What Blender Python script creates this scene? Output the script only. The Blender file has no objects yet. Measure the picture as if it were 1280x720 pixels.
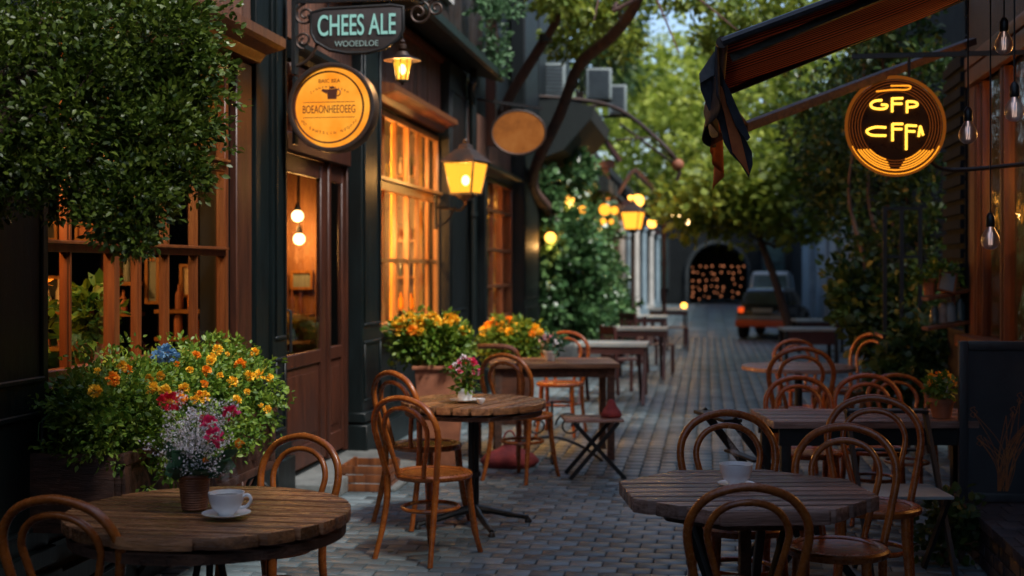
import bpy, bmesh, math, random
import numpy as np
from mathutils import Matrix, Vector
random.seed(7); rng = np.random.default_rng(7)
PI = math.pi; R = math.radians
scene = bpy.context.scene; col = scene.collection
TH = 0.1515; CT, ST = math.cos(TH), math.sin(TH)
CAMZ, FPX, CX, CY = 1.6, 1600.0, 640.0, 335.0

# ------------------------------------------------------------ measuring helpers
def W(px, py, D):
    k = (px-CX)/FPX
    cx = k*D
    return Vector((cx*CT - D*ST, cx*ST + D*CT, CAMZ-(py-CY)/FPX*D))
def G(px, D, z=0.0):
    p = W(px, 0, D); p.z = z; return p
def Yat(px, X):
    k = (px-CX)/FPX; D = X/(k*CT-ST)
    return (k*ST+CT)*D
def WY(px, py, Y):
    k = (px-CX)/FPX; return W(px, py, Y/(k*ST+CT))
def Dat(px, X):
    k = (px-CX)/FPX; return X/(k*CT-ST)

# ------------------------------------------------------------ materials
def newmat(name):
    m = bpy.data.materials.new(name); m.use_nodes = True
    nt = m.node_tree
    return m, nt, nt.nodes['Principled BSDF'], nt.nodes['Material Output']
def node(nt, t, **kw):
    n = nt.nodes.new(t)
    for k, v in kw.items():
        if k.startswith('i_'):
            n.inputs[k[2:].replace('_', ' ')].default_value = v
        else: setattr(n, k, v)
    return n
def c4(c): return (c[0], c[1], c[2], 1)
def ramp(nt, fac, stops):
    r = nt.nodes.new('ShaderNodeValToRGB'); e = r.color_ramp.elements
    while len(e) < len(stops): e.new(.5)
    for i, (p, c) in enumerate(stops): e[i].position = p; e[i].color = c4(c) if len(c) == 3 else c
    nt.links.new(fac, r.inputs[0]); return r
def surf(name, c1, c2=None, rough=.6, scale=6, stretch=(1,1,1), bump=.15, metal=0, bscale=None, island=0, spec=.5, rvar=.15, dist=.01):
    """noise-mottled surface; object coordinates stretched for grain"""
    m, nt, b, out = newmat(name); c2 = c2 or tuple(x*.6 for x in c1)
    tc = node(nt, 'ShaderNodeTexCoord'); mp = node(nt, 'ShaderNodeMapping'); mp.inputs['Scale'].default_value = stretch
    nt.links.new(tc.outputs['Object'], mp.inputs[0])
    n = node(nt, 'ShaderNodeTexNoise', i_Scale=scale, i_Detail=6.0, i_Roughness=.62)
    nt.links.new(mp.outputs[0], n.inputs['Vector'])
    r = ramp(nt, n.outputs['Fac'], [(.32, c2), (.68, c1)])
    colr = r.outputs[0]
    if island:
        g = node(nt, 'ShaderNodeNewGeometry')
        mr = node(nt, 'ShaderNodeMapRange'); mr.inputs['To Min'].default_value = 1-island; mr.inputs['To Max'].default_value = 1+island
        nt.links.new(g.outputs['Random Per Island'], mr.inputs[0])
        mx = node(nt, 'ShaderNodeVectorMath', operation='SCALE')
        nt.links.new(colr, mx.inputs[0]); nt.links.new(mr.outputs[0], mx.inputs['Scale']); colr = mx.outputs[0]
    nt.links.new(colr, b.inputs['Base Color'])
    n2 = node(nt, 'ShaderNodeTexNoise', i_Scale=bscale or scale*3, i_Detail=8.0, i_Roughness=.65)
    nt.links.new(mp.outputs[0], n2.inputs['Vector'])
    rr = node(nt, 'ShaderNodeMapRange'); rr.inputs['To Min'].default_value = max(.03, rough-rvar); rr.inputs['To Max'].default_value = min(1, rough+rvar)
    nt.links.new(n2.outputs['Fac'], rr.inputs[0]); nt.links.new(rr.outputs[0], b.inputs['Roughness'])
    if bump:
        bp = node(nt, 'ShaderNodeBump'); bp.inputs['Strength'].default_value = bump; bp.inputs['Distance'].default_value = dist
        nt.links.new(n2.outputs['Fac'], bp.inputs['Height']); nt.links.new(bp.outputs[0], b.inputs['Normal'])
    b.inputs['Metallic'].default_value = metal; b.inputs['Specular IOR Level'].default_value = spec
    return m
def emis(name, c, s, mixw=None):
    m, nt, b, out = newmat(name)
    e = node(nt, 'ShaderNodeEmission', i_Color=c4(c), i_Strength=s)
    if mixw is None: nt.links.new(e.outputs[0], out.inputs[0])
    else:
        t = node(nt, 'ShaderNodeBsdfTransparent'); mx = node(nt, 'ShaderNodeMixShader'); mx.inputs[0].default_value = mixw
        nt.links.new(t.outputs[0], mx.inputs[1]); nt.links.new(e.outputs[0], mx.inputs[2]); nt.links.new(mx.outputs[0], out.inputs[0])
    return m
def glass(name, tint=(.9,.9,.9), refl=.06, rough=.02, wavy=.0):
    m, nt, b, out = newmat(name)
    t = node(nt, 'ShaderNodeBsdfTransparent'); t.inputs[0].default_value = c4(tint)
    g = node(nt, 'ShaderNodeBsdfGlossy'); g.inputs['Roughness'].default_value = rough
    lw = node(nt, 'ShaderNodeLayerWeight'); lw.inputs[0].default_value = .5; fr = node(nt, 'ShaderNodeMath', operation='POWER'); fr.inputs[1].default_value = 4.5; nt.links.new(lw.outputs['Facing'], fr.inputs[0])
    mth = node(nt, 'ShaderNodeMath', operation='MULTIPLY_ADD'); mth.inputs[1].default_value = .45; mth.inputs[2].default_value = refl
    nt.links.new(fr.outputs[0], mth.inputs[0])
    mx = node(nt, 'ShaderNodeMixShader'); nt.links.new(mth.outputs[0], mx.inputs[0])
    if wavy:
        n = node(nt, 'ShaderNodeTexNoise', i_Scale=5.0, i_Detail=2.0); bp = node(nt, 'ShaderNodeBump'); bp.inputs['Strength'].default_value = wavy; bp.inputs['Distance'].default_value = .02
        tc = node(nt, 'ShaderNodeTexCoord'); nt.links.new(tc.outputs['Object'], n.inputs['Vector'])
        nt.links.new(n.outputs['Fac'], bp.inputs['Height']); nt.links.new(bp.outputs[0], g.inputs['Normal'])
    nt.links.new(t.outputs[0], mx.inputs[1]); nt.links.new(g.outputs[0], mx.inputs[2]); nt.links.new(mx.outputs[0], out.inputs[0])
    return m
def leafmat(name, c1, c2, c3, trans=.3, rough=.45, nscale=2.5, gloss=.5):
    m, nt, b, out = newmat(name)
    g = node(nt, 'ShaderNodeNewGeometry'); tc = node(nt, 'ShaderNodeTexCoord')
    n = node(nt, 'ShaderNodeTexNoise', i_Scale=nscale, i_Detail=3.0); nt.links.new(tc.outputs['Object'], n.inputs['Vector'])
    ad = node(nt, 'ShaderNodeMath', operation='MULTIPLY_ADD'); ad.inputs[1].default_value = .55
    nt.links.new(g.outputs['Random Per Island'], ad.inputs[0])
    m2 = node(nt, 'ShaderNodeMath', operation='MULTIPLY'); m2.inputs[1].default_value = .6; nt.links.new(n.outputs['Fac'], m2.inputs[0])
    nt.links.new(m2.outputs[0], ad.inputs[2])
    r = ramp(nt, ad.outputs[0], [(.2, c1), (.5, c2), (.85, c3)])
    nt.links.new(r.outputs[0], b.inputs['Base Color']); b.inputs['Roughness'].default_value = rough; b.inputs['Specular IOR Level'].default_value = gloss
    t = node(nt, 'ShaderNodeBsdfTranslucent'); nt.links.new(r.outputs[0], t.inputs[0])
    mx = node(nt, 'ShaderNodeMixShader'); mx.inputs[0].default_value = trans
    nt.links.new(b.outputs[0], mx.inputs[1]); nt.links.new(t.outputs[0], mx.inputs[2]); nt.links.new(mx.outputs[0], out.inputs[0])
    return m

M = {}
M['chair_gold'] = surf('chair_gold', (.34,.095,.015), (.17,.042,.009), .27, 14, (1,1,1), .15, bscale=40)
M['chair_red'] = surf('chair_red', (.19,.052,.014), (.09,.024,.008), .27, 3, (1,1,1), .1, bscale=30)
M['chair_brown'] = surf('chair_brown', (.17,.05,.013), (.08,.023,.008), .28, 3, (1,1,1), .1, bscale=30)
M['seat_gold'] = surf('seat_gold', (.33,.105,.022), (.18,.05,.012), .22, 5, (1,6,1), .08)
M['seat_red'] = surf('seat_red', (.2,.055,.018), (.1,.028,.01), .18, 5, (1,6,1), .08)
M['plank'] = surf('plank', (.2,.095,.045), (.05,.022,.012), .3, 4, (.8,10,10), .6, island=.5, rvar=.14)
M['plank_grey'] = surf('plank_grey', (.34,.21,.16), (.10,.05,.035), .22, 4, (.8,10,10), .6, island=.45, rvar=.14)
M['plank_warm'] = surf('plank_warm', (.36,.165,.07), (.085,.034,.015), .26, 4, (.8,10,10), .6, island=.5, rvar=.14)
M['plank_edge'] = surf('plank_edge', (.13,.055,.028), (.035,.015,.008), .6, 22, (1,1,1.5), .9, dist=.02)
M['iron'] = surf('iron', (.012,.014,.016), (.02,.018,.016), .42, 12, bump=.2, metal=.3)
M['iron_rust'] = surf('iron_rust', (.03,.026,.024), (.06,.03,.018), .5, 9, bump=.3, metal=.4)
M['dark_paint'] = surf('dark_paint', (.004,.007,.008), (.002,.004,.004), .5, 4, (3,3,.5), .25, spec=.28)
M['teal_paint'] = surf('teal_paint', (.005,.010,.011), (.003,.005,.005), .42, 4, (3,3,.5), .25, spec=.3)
M['green_paint'] = surf('green_paint', (.015,.03,.026), (.009,.016,.015), .5, 4, (3,3,.5), .3, spec=.3)
M['red_wood'] = surf('red_wood', (.065,.018,.008), (.022,.007,.004), .42, 5, (5,5,.5), .3)
M['frame_wood'] = surf('frame_wood', (.15,.055,.022), (.06,.02,.01), .38, 5, (5,5,.5), .3)
M['amber_wood'] = surf('amber_wood', (.22,.072,.022), (.075,.022,.008), .36, 5, (5,5,.5), .3)
M['frame_gold_lit'] = surf('frame_gold_lit', (.34,.15,.035), (.14,.055,.014), .38, 5, (5,5,.5), .3)  # gold of picture frames; on the window frame, lamplight put into the colour
M['frame_lit'] = surf('frame_lit', (.16,.045,.010), (.08,.02,.006), .38, 5, (5,5,.5), .3)
M['board_wood'] = surf('board_wood', (.17,.075,.045), (.04,.02,.013), .55, 4, (7,7,.45), .6, island=.35, dist=.02)
M['board_dark'] = surf('board_dark', (.035,.018,.013), (.012,.008,.006), .5, 4, (7,7,.5), .6, island=.3, dist=.02)
M['gold_cloth'] = leafmat('gold_cloth', (.6,.34,.05), (.72,.42,.07), (.8,.5,.10), .35, .8, 3)
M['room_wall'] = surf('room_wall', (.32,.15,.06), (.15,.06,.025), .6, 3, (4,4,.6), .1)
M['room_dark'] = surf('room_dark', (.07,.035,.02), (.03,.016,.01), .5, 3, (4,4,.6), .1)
M['room_floor'] = surf('room_floor', (.12,.06,.03), (.06,.03,.02), .5, 3)
M['pane'] = glass('pane', (.95,.95,.94), .02, .015, .25)
M['pane_dark'] = glass('pane_dark', (.93,.93,.93), .03, .03, .3)
M['clear'] = glass('clear', (.96,.96,.97), .05, .02)
M['stone'] = surf('stone', (.17,.18,.17), (.08,.085,.085), .55, 5, bump=.5, dist=.02)
M['sand'] = surf('sand', (.028,.03,.03), (.015,.016,.016), .8, 30, bump=.5)
M['white_china'] = surf('white_china', (.84,.86,.86), (.8,.82,.83), .16, 4, bump=0)
M['coffee'] = surf('coffee', (.06,.025,.01), (.04,.015,.008), .1, 8, bump=0)
M['wicker'] = surf('wicker', (.24,.09,.035), (.11,.035,.015), .5, 20, bump=.3)
M['terracotta'] = surf('terracotta', (.36,.13,.06), (.2,.07,.035), .7, 7, bump=.3)
M['soil'] = surf('soil', (.03,.02,.014), (.012,.009,.007), .95, 30, bump=.8)
M['planter_wood'] = surf('planter_wood', (.075,.03,.018), (.025,.012,.008), .5, 5, (1,6,6), .5)
M['bark'] = surf('bark', (.10,.055,.035), (.035,.02,.015), .8, 8, (1,1,.3), 1, dist=.03)
M['bark_red'] = surf('bark_red', (.13,.06,.04), (.05,.025,.018), .7, 8, (1,1,.3), 1, dist=.03)
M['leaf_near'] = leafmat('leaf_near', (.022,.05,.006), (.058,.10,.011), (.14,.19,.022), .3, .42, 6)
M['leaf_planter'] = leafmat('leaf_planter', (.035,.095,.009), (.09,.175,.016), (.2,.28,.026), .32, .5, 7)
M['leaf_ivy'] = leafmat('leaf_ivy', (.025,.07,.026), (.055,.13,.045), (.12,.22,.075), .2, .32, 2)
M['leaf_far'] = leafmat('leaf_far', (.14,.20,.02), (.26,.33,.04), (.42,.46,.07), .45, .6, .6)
M['leaf_mid'] = leafmat('leaf_mid', (.07,.125,.018), (.18,.24,.03), (.34,.38,.05), .4, .55, .8)
M['leaf_over'] = leafmat('leaf_over', (.02,.05,.018), (.04,.085,.022), (.08,.13,.03), .35, .5, .9)
M['leaf_vine'] = leafmat('leaf_vine', (.015,.04,.014), (.03,.07,.018), (.07,.11,.022), .3, .45, 1.5)
M['leaf_rose'] = leafmat('leaf_rose', (.02,.07,.035), (.04,.12,.06), (.07,.16,.08), .2, .4, 8)
def petal(n, c, c2): return leafmat(n, c2, c, tuple(min(1, x*1.1) for x in c), .3, .6, 12)
M['orange_petal'] = petal('orange_petal', (.95,.36,.02), (.85,.24,.01))
M['yellow_petal'] = petal('yellow_petal', (.95,.58,.04), (.9,.46,.03))
M['red_petal'] = petal('red_petal', (.8,.02,.05), (.6,.01,.03))
M['pink_petal'] = petal('pink_petal', (.9,.05,.2), (.8,.02,.1))
M['pale_pink_petal'] = petal('pale_pink_petal', (.75,.32,.42), (.7,.2,.3))
M['white_petal'] = petal('white_petal', (.92,.88,.9), (.8,.76,.8))
M['blue_petal'] = petal('blue_petal', (.2,.42,.65), (.15,.32,.55))
M['stem_green'] = surf('stem_green', (.05,.12,.03), (.03,.08,.02), .6, 8, bump=0)
M['sign_face'] = emis('sign_face', (1,.36,.028), .62)
_nt = M['sign_face'].node_tree; _n = node(_nt, 'ShaderNodeTexNoise', i_Scale=7.0, i_Detail=5.0); _tc = node(_nt, 'ShaderNodeTexCoord'); _nt.links.new(_tc.outputs['Object'], _n.inputs['Vector'])
_r = ramp(_nt, _n.outputs['Fac'], [(.3, (1,.27,.015)), (.7, (1,.42,.045))]); _e = [q for q in _nt.nodes if q.type == 'EMISSION'][0]; _nt.links.new(_r.outputs[0], _e.inputs[0])
M['sign_ink'] = surf('sign_ink', (.10,.02,.005), (.07,.015,.004), .6, 8, bump=0)
M['mint_glow'] = emis('mint_glow', (.45,.88,.78), .34)  # letters glow by emission instead of being lit paint
M['mint_dim'] = surf('mint_dim', (.3,.42,.4), (.22,.32,.3), .5, 8, bump=0)
M['sign_board'] = surf('sign_board', (.045,.035,.032), (.025,.02,.02), .5, 6, bump=.2)
M['lamp_pane'] = emis('lamp_pane', (1,.42,.03), 1.0, .75)
M['lamp_core'] = emis('lamp_core', (1,.62,.2), 14)
M['lamp_pane_far'] = emis('lamp_pane_far', (1,.36,.03), 1.3)
M['globe'] = emis('globe', (1,.62,.25), 5)
M['globe_amber'] = emis('globe_amber', (1,.42,.06), 3)
M['bokeh'] = emis('bokeh', (1,.34,.15), .32)
M['neon'] = emis('neon', (1,.5,.05), 1.6)
M['neon_arc'] = emis('neon_arc', (1,.33,.02), .9)
M['neon_dim'] = emis('neon_dim', (1,.22,.03), .12)
M['neon_rim'] = emis('neon_rim', (1,.26,.03), .10)
M['disc_dark'] = surf('disc_dark', (.03,.012,.006), (.015,.007,.004), .3, 6, bump=.1)
M['filament'] = emis('filament', (1,.72,.6), .7)
M['bulb_glass'] = glass('bulb_glass', (.70,.64,.64), .34, .35)
M['ac_white'] = surf('ac_white', (.22,.26,.25), (.14,.17,.17), .5, 4, bump=.1)
M['awning_dark'] = surf('awning_dark', (.006,.012,.011), (.004,.008,.008), .8, 6, bump=.2)
M['awning_navy'] = surf('awning_navy', (.03,.035,.045), (.015,.018,.025), .8, 12, bump=.4)
M['awning_orange'] = surf('awning_orange', (.5,.13,.03), (.3,.07,.02), .8, 12, bump=.3)
M['awning_grey'] = surf('awning_grey', (.16,.17,.18), (.09,.1,.105), .8, 12, bump=.4)
M['plaster_grey'] = surf('plaster_grey', (.03,.037,.04), (.018,.023,.025), .8, 1.5, bump=.2, spec=.3)
M['plaster_dark'] = surf('plaster_dark', (.009,.012,.013), (.005,.007,.008), .85, 1.5, bump=.2, spec=.2)
M['pale_col'] = surf('pale_col', (.5,.49,.46), (.36,.36,.34), .7, 3, bump=.2)
M['blue_col'] = surf('blue_col', (.24,.33,.38), (.16,.22,.26), .6, 2, bump=.2)
M['black'] = surf('black', (.006,.007,.008), (.004,.005,.005), .6, 5, bump=.1)
M['maroon_wood'] = surf('maroon_wood', (.07,.02,.016), (.03,.01,.009), .45, 5, (1,6,6), .3)
M['top_pale'] = surf('top_pale', (.34,.38,.36), (.22,.25,.25), .35, 5, bump=.1)
M['car_paint'] = surf('car_paint', (.02,.035,.038), (.018,.03,.033), .22, 3, bump=0)
M['car_red'] = surf('car_red', (.55,.10,.03), (.45,.08,.025), .3, 3, bump=0)
M['car_silver'] = surf('car_silver', (.26,.31,.31), (.22,.26,.27), .3, 3, bump=0)
M['car_glass'] = surf('car_glass', (.05,.09,.09), (.03,.05,.05), .06, 3, bump=0)
M['tail_lamp'] = emis('tail_lamp', (1,.10,.015), .5)
M['rubber'] = surf('rubber', (.015,.015,.016), (.01,.01,.01), .8, 8, bump=.2)
M['rim'] = surf('rim', (.3,.3,.31), (.2,.2,.2), .35, 8, metal=.8, bump=0)
M['brick'] = surf('brick', (.06,.045,.045), (.028,.022,.024), .6, 9, bump=.8, island=.4, dist=.02)
M['slate_board'] = surf('slate_board', (.02,.022,.025), (.035,.038,.043), .5, 5, bump=.15)
M['board_frame'] = surf('board_frame', (.035,.037,.04), (.02,.021,.024), .4, 6, (3,3,.5), .2)
M['copper_line'] = surf('copper_line', (.55,.2,.06), (.4,.13,.05), .4, 10, bump=.1, metal=.3)
M['red_cloth'] = surf('red_cloth', (.28,.035,.03), (.14,.02,.025), .85, 9, bump=.5, dist=.02)
M['paper'] = surf('paper', (.6,.5,.36), (.4,.3,.2), .7, 9, bump=0)
M['books'] = surf('books', (.35,.28,.2), (.12,.1,.1), .6, 16, (1,3,1), 0)

# stripes for the awning underside: they belong to the cloth and run along the fall of it
def stripe_mat():
    m, nt, b, out = newmat('awning_stripes')
    tc = node(nt, 'ShaderNodeTexCoord'); sx = node(nt, 'ShaderNodeSeparateXYZ'); nt.links.new(tc.outputs['Object'], sx.inputs[0])
    ml = node(nt, 'ShaderNodeMath', operation='MULTIPLY'); ml.inputs[1].default_value = 2*PI/.062; nt.links.new(sx.outputs[1], ml.inputs[0])
    sn = node(nt, 'ShaderNodeMath', operation='SINE'); nt.links.new(ml.outputs[0], sn.inputs[0])
    mr = node(nt, 'ShaderNodeMapRange'); mr.inputs['From Min'].default_value = -1; nt.links.new(sn.outputs[0], mr.inputs[0])
    r = ramp(nt, mr.outputs[0], [(.35, (.02,.008,.008)), (.6, (.34,.06,.035)), (.85, (.55,.15,.07))])
    nt.links.new(r.outputs[0], b.inputs['Base Color']); b.inputs['Roughness'].default_value = .85
    t = node(nt, 'ShaderNodeBsdfTranslucent'); nt.links.new(r.outputs[0], t.inputs[0])
    mx = node(nt, 'ShaderNodeMixShader'); mx.inputs[0].default_value = .35
    nt.links.new(b.outputs[0], mx.inputs[1]); nt.links.new(t.outputs[0], mx.inputs[2]); nt.links.new(mx.outputs[0], out.inputs[0])
    bp = node(nt, 'ShaderNodeBump'); bp.inputs['Strength'].default_value = .6; bp.inputs['Distance'].default_value = .01
    nt.links.new(mr.outputs[0], bp.inputs['Height']); nt.links.new(bp.outputs[0], b.inputs['Normal'])
    return m
M['stripes'] = stripe_mat()
def paver_mat():
    m, nt, b, out = newmat('pavers')
    g = node(nt, 'ShaderNodeNewGeometry'); tc = node(nt, 'ShaderNodeTexCoord')
    n = node(nt, 'ShaderNodeTexNoise', i_Scale=.8, i_Detail=4.0); nt.links.new(tc.outputs['Object'], n.inputs['Vector'])
    n2 = node(nt, 'ShaderNodeTexNoise', i_Scale=28.0, i_Detail=8.0, i_Roughness=.7); nt.links.new(tc.outputs['Object'], n2.inputs['Vector'])
    ad = node(nt, 'ShaderNodeMath', operation='MULTIPLY_ADD'); ad.inputs[1].default_value = .4
    nt.links.new(g.outputs['Random Per Island'], ad.inputs[0])
    m2 = node(nt, 'ShaderNodeMath', operation='MULTIPLY_ADD'); m2.inputs[1].default_value = .45; nt.links.new(n.outputs['Fac'], m2.inputs[0])
    m3 = node(nt, 'ShaderNodeMath', operation='MULTIPLY'); m3.inputs[1].default_value = .3; nt.links.new(n2.outputs['Fac'], m3.inputs[0])
    nt.links.new(m3.outputs[0], m2.inputs[2]); nt.links.new(m2.outputs[0], ad.inputs[2])
    r = ramp(nt, ad.outputs[0], [(.25, (.035,.046,.05)), (.6, (.10,.135,.147)), (.9, (.22,.265,.275))])
    nt.links.new(r.outputs[0], b.inputs['Base Color'])
    mr = node(nt, 'ShaderNodeMapRange'); mr.inputs['To Min'].default_value = .26; mr.inputs['To Max'].default_value = .5
    nt.links.new(n.outputs['Fac'], mr.inputs[0]); nt.links.new(mr.outputs[0], b.inputs['Roughness'])
    bp = node(nt, 'ShaderNodeBump'); bp.inputs['Strength'].default_value = .5; bp.inputs['Distance'].default_value = .006
    nt.links.new(n2.outputs['Fac'], bp.inputs['Height']); nt.links.new(bp.outputs[0], b.inputs['Normal'])
    return m
M['pavers'] = paver_mat()

# ------------------------------------------------------------ objects
def local_mat(o): return Matrix.LocRotScale(o.location, o.rotation_euler, o.scale)
def world_mat(o):
    m = local_mat(o)
    return world_mat(o.parent) @ m if o.parent else m
def tag(o, label=None, cat=None, group=None, kind=None):
    if label: o['label'] = label
    if cat: o['category'] = cat
    if group: o['group'] = group
    if kind: o['kind'] = kind
    return o
def thing(name, label, cat, loc=(0,0,0), rz=0, group=None, scale=1):
    o = bpy.data.objects.new(name, None); o.empty_display_size = .1; col.objects.link(o)
    o.location = loc; o.rotation_euler = (0,0,rz); o.scale = (scale,)*3
    return tag(o, label, cat, group)
def kids(o): return [c for c in bpy.data.objects if c.parent == o]
def copy_tree(o, parent=None, mats=None):
    c = o.copy(); col.objects.link(c); c.parent = parent
    if mats and c.type == 'MESH':
        for s in c.material_slots:
            if s.material and s.material.name in mats:
                mm = mats[s.material.name]; s.link = 'OBJECT'; s.material = mm
    for k in CH.get(o.name, []): 
        n = copy_tree(k, c, mats); CH.setdefault(c.name, []).append(n)
    return c
CH = {}
class MB:
    def __init__(s): s.v = []; s.f = []; s.mi = []; s.cur = 0; s.cuts = []
    def each(s, name, mat, parent=None, **k):
        out = []
        cu = s.cuts+[(len(s.v), len(s.f))]
        for (v0, f0), (v1, f1) in zip(cu[:-1], cu[1:]):
            p = MB(); p.v = s.v[v0:v1]; p.f = [tuple(i-v0 for i in f) for f in s.f[f0:f1]]; p.mi = s.mi[f0:f1]; out.append(p.build(name, mat, parent, **k))
        return out
    def add(s, vs, fs):
        s.cuts.append((len(s.v), len(s.f))); o = len(s.v); s.v += [tuple(v) for v in vs]; s.f += [tuple(i+o for i in f) for f in fs]; s.mi += [s.cur]*len(fs); return s
    def box(s, x0, x1, y0, y1, z0, z1):
        return s.add([(x0,y0,z0),(x1,y0,z0),(x1,y1,z0),(x0,y1,z0),(x0,y0,z1),(x1,y0,z1),(x1,y1,z1),(x0,y1,z1)],
                     [(3,2,1,0),(4,5,6,7),(0,1,5,4),(1,2,6,5),(2,3,7,6),(3,0,4,7)])
    def bar(s, a, b, w, h, up=(0,0,1)):
        a, b = Vector(a), Vector(b); d = (b-a).normalized(); up = Vector(up)
        if abs(d.dot(up)) > .97: up = Vector((0,1,0))
        r = d.cross(up).normalized()*w/2; u = r.cross(d).normalized()*h/2
        vs = [a-r-u, a+r-u, a+r+u, a-r+u, b-r-u, b+r-u, b+r+u, b-r+u]
        return s.add(vs, [(0,1,2,3),(7,6,5,4),(4,5,1,0),(5,6,2,1),(6,7,3,2),(7,4,0,3)])
    def tube(s, pts, rad, seg=10, closed=False, cap=True):
        pts = [Vector(p) for p in pts]; n = len(pts)
        rs = rad if isinstance(rad, (list, tuple)) else [rad]*n
        T = []
        for i in range(n):
            if closed: t = pts[(i+1) % n]-pts[i-1]
            else: t = pts[min(i+1, n-1)]-pts[max(i-1, 0)]
            T.append(t.normalized())
        ref = Vector((0,0,1)) if abs(T[0].z) < .9 else Vector((1,0,0))
        nrm = T[0].cross(ref).normalized(); vs = []
        for i in range(n):
            nrm = (nrm-T[i]*nrm.dot(T[i])).normalized(); bi = T[i].cross(nrm)
            for j in range(seg):
                a = 2*PI*j/seg; vs.append(pts[i]+(nrm*math.cos(a)+bi*math.sin(a))*rs[i])
        fs = []
        for i in range(n if closed else n-1):
            i2 = (i+1) % n
            for j in range(seg):
                j2 = (j+1) % seg; fs.append((i*seg+j, i*seg+j2, i2*seg+j2, i2*seg+j))
        if not closed and cap: fs += [tuple(range(seg))[::-1], tuple((n-1)*seg+j for j in range(seg))]
        return s.add(vs, fs)
    def lathe(s, prof, c=(0,0,0), seg=24, cap=True):
        c = Vector(c); vs = []; fs = []; n = len(prof)
        for r, z in prof:
            for j in range(seg):
                a = 2*PI*j/seg; vs.append(c+Vector((r*math.cos(a), r*math.sin(a), z)))
        for i in range(n-1):
            for j in range(seg):
                j2 = (j+1) % seg; fs.append((i*seg+j, i*seg+j2, (i+1)*seg+j2, (i+1)*seg+j))
        if cap:
            if prof[0][0] > 1e-4: fs.append(tuple(range(seg))[::-1])
            if prof[-1][0] > 1e-4: fs.append(tuple((n-1)*seg+j for j in range(seg)))
        return s.add(vs, fs)
    def prism(s, poly, z0, z1):
        n = len(poly)
        return s.add([(x,y,z0) for x,y in poly]+[(x,y,z1) for x,y in poly],
                     [tuple(range(n))[::-1], tuple(range(n, 2*n))]+[(i,(i+1)%n,n+(i+1)%n,n+i) for i in range(n)])
    def prism_y(s, poly, y0, y1):   # poly in x,z ; extruded along y
        n = len(poly)
        return s.add([(x,y0,z) for x,z in poly]+[(x,y1,z) for x,z in poly],
                     [tuple(range(n)), tuple(range(n, 2*n))[::-1]]+[(i,n+i,n+(i+1)%n,(i+1)%n) for i in range(n)])
    def sphere(s, c, r, seg=14, rings=8, sq=1.0):
        prof = [(max(r*math.sin(PI*i/rings), 1e-5), -r*sq*math.cos(PI*i/rings)) for i in range(rings+1)]
        return s.lathe(prof, c, seg, cap=False)
    def build(s, name, mat, parent=None, world=False, smooth=False, bevel=0, bseg=2, angle=40):
        me = bpy.data.meshes.new(name)
        vs = s.v
        if world and parent is not None:
            mi = world_mat(parent).inverted(); vs = [tuple(mi @ Vector(v)) for v in vs]
        me.from_pydata(vs, [], s.f); me.validate()
        mats = mat if isinstance(mat, (list, tuple)) else [mat]
        for m in mats: me.materials.append(m)
        if len(mats) > 1 and len(me.polygons) == len(s.mi): me.polygons.foreach_set('material_index', s.mi)
        if bevel:
            bm = bmesh.new(); bm.from_mesh(me)
            es = [e for e in bm.edges if len(e.link_faces) == 2 and e.calc_face_angle(0) > R(30)]
            bmesh.ops.bevel(bm, geom=es, offset=bevel, segments=bseg, affect='EDGES', profile=.6, clamp_overlap=True)
            bm.to_mesh(me); bm.free(); smooth = True
        if smooth:
            me.polygons.foreach_set('use_smooth', [True]*len(me.polygons))
            try: me.set_sharp_from_angle(angle=R(angle))
            except Exception: pass
        me.update()
        o = bpy.data.objects.new(name, me); col.objects.link(o)
        if parent is not None: o.parent = parent; CH.setdefault(parent.name, []).append(o)
        return o
def crom(pts, n=6, closed=False):
    P = [Vector(p) for p in pts]; out = []; N = len(P)
    rngk = range(N if closed else N-1)
    for i in rngk:
        if closed: p0, p1, p2, p3 = P[i-1], P[i], P[(i+1) % N], P[(i+2) % N]
        else: p0, p1, p2, p3 = P[max(i-1,0)], P[i], P[i+1], P[min(i+2, N-1)]
        for k in range(n):
            t = k/n
            out.append(.5*((2*p1)+(p2-p0)*t+(2*p0-5*p1+4*p2-p3)*t*t+(3*p1-p0-3*p2+p3)*t**3))
    if not closed: out.append(P[-1])
    return out
def arr_mesh(name, V, F, mat, parent=None, smooth=False, world=True):
    """V (n,3) F (m,k) numpy arrays"""
    if world and parent is not None:
        mi = np.array(world_mat(parent).inverted()); V = V @ mi[:3,:3].T + mi[:3,3]
    me = bpy.data.meshes.new(name); k = F.shape[1]
    me.vertices.add(len(V)); me.vertices.foreach_set('co', V.astype(np.float32).ravel())
    me.loops.add(F.size); me.loops.foreach_set('vertex_index', F.astype(np.int32).ravel())
    me.polygons.add(len(F)); me.polygons.foreach_set('loop_start', np.arange(0, F.size, k, dtype=np.int32))
    me.polygons.foreach_set('loop_total', np.full(len(F), k, dtype=np.int32))
    me.materials.append(mat)
    if smooth: me.polygons.foreach_set('use_smooth', np.ones(len(F), dtype=bool))
    me.update(calc_edges=True); me.validate()
    o = bpy.data.objects.new(name, me); col.objects.link(o)
    if parent is not None: o.parent = parent; CH.setdefault(parent.name, []).append(o)
    return o
def nz(a): return a/np.maximum(np.linalg.norm(a, axis=1, keepdims=True), 1e-9)
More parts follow.
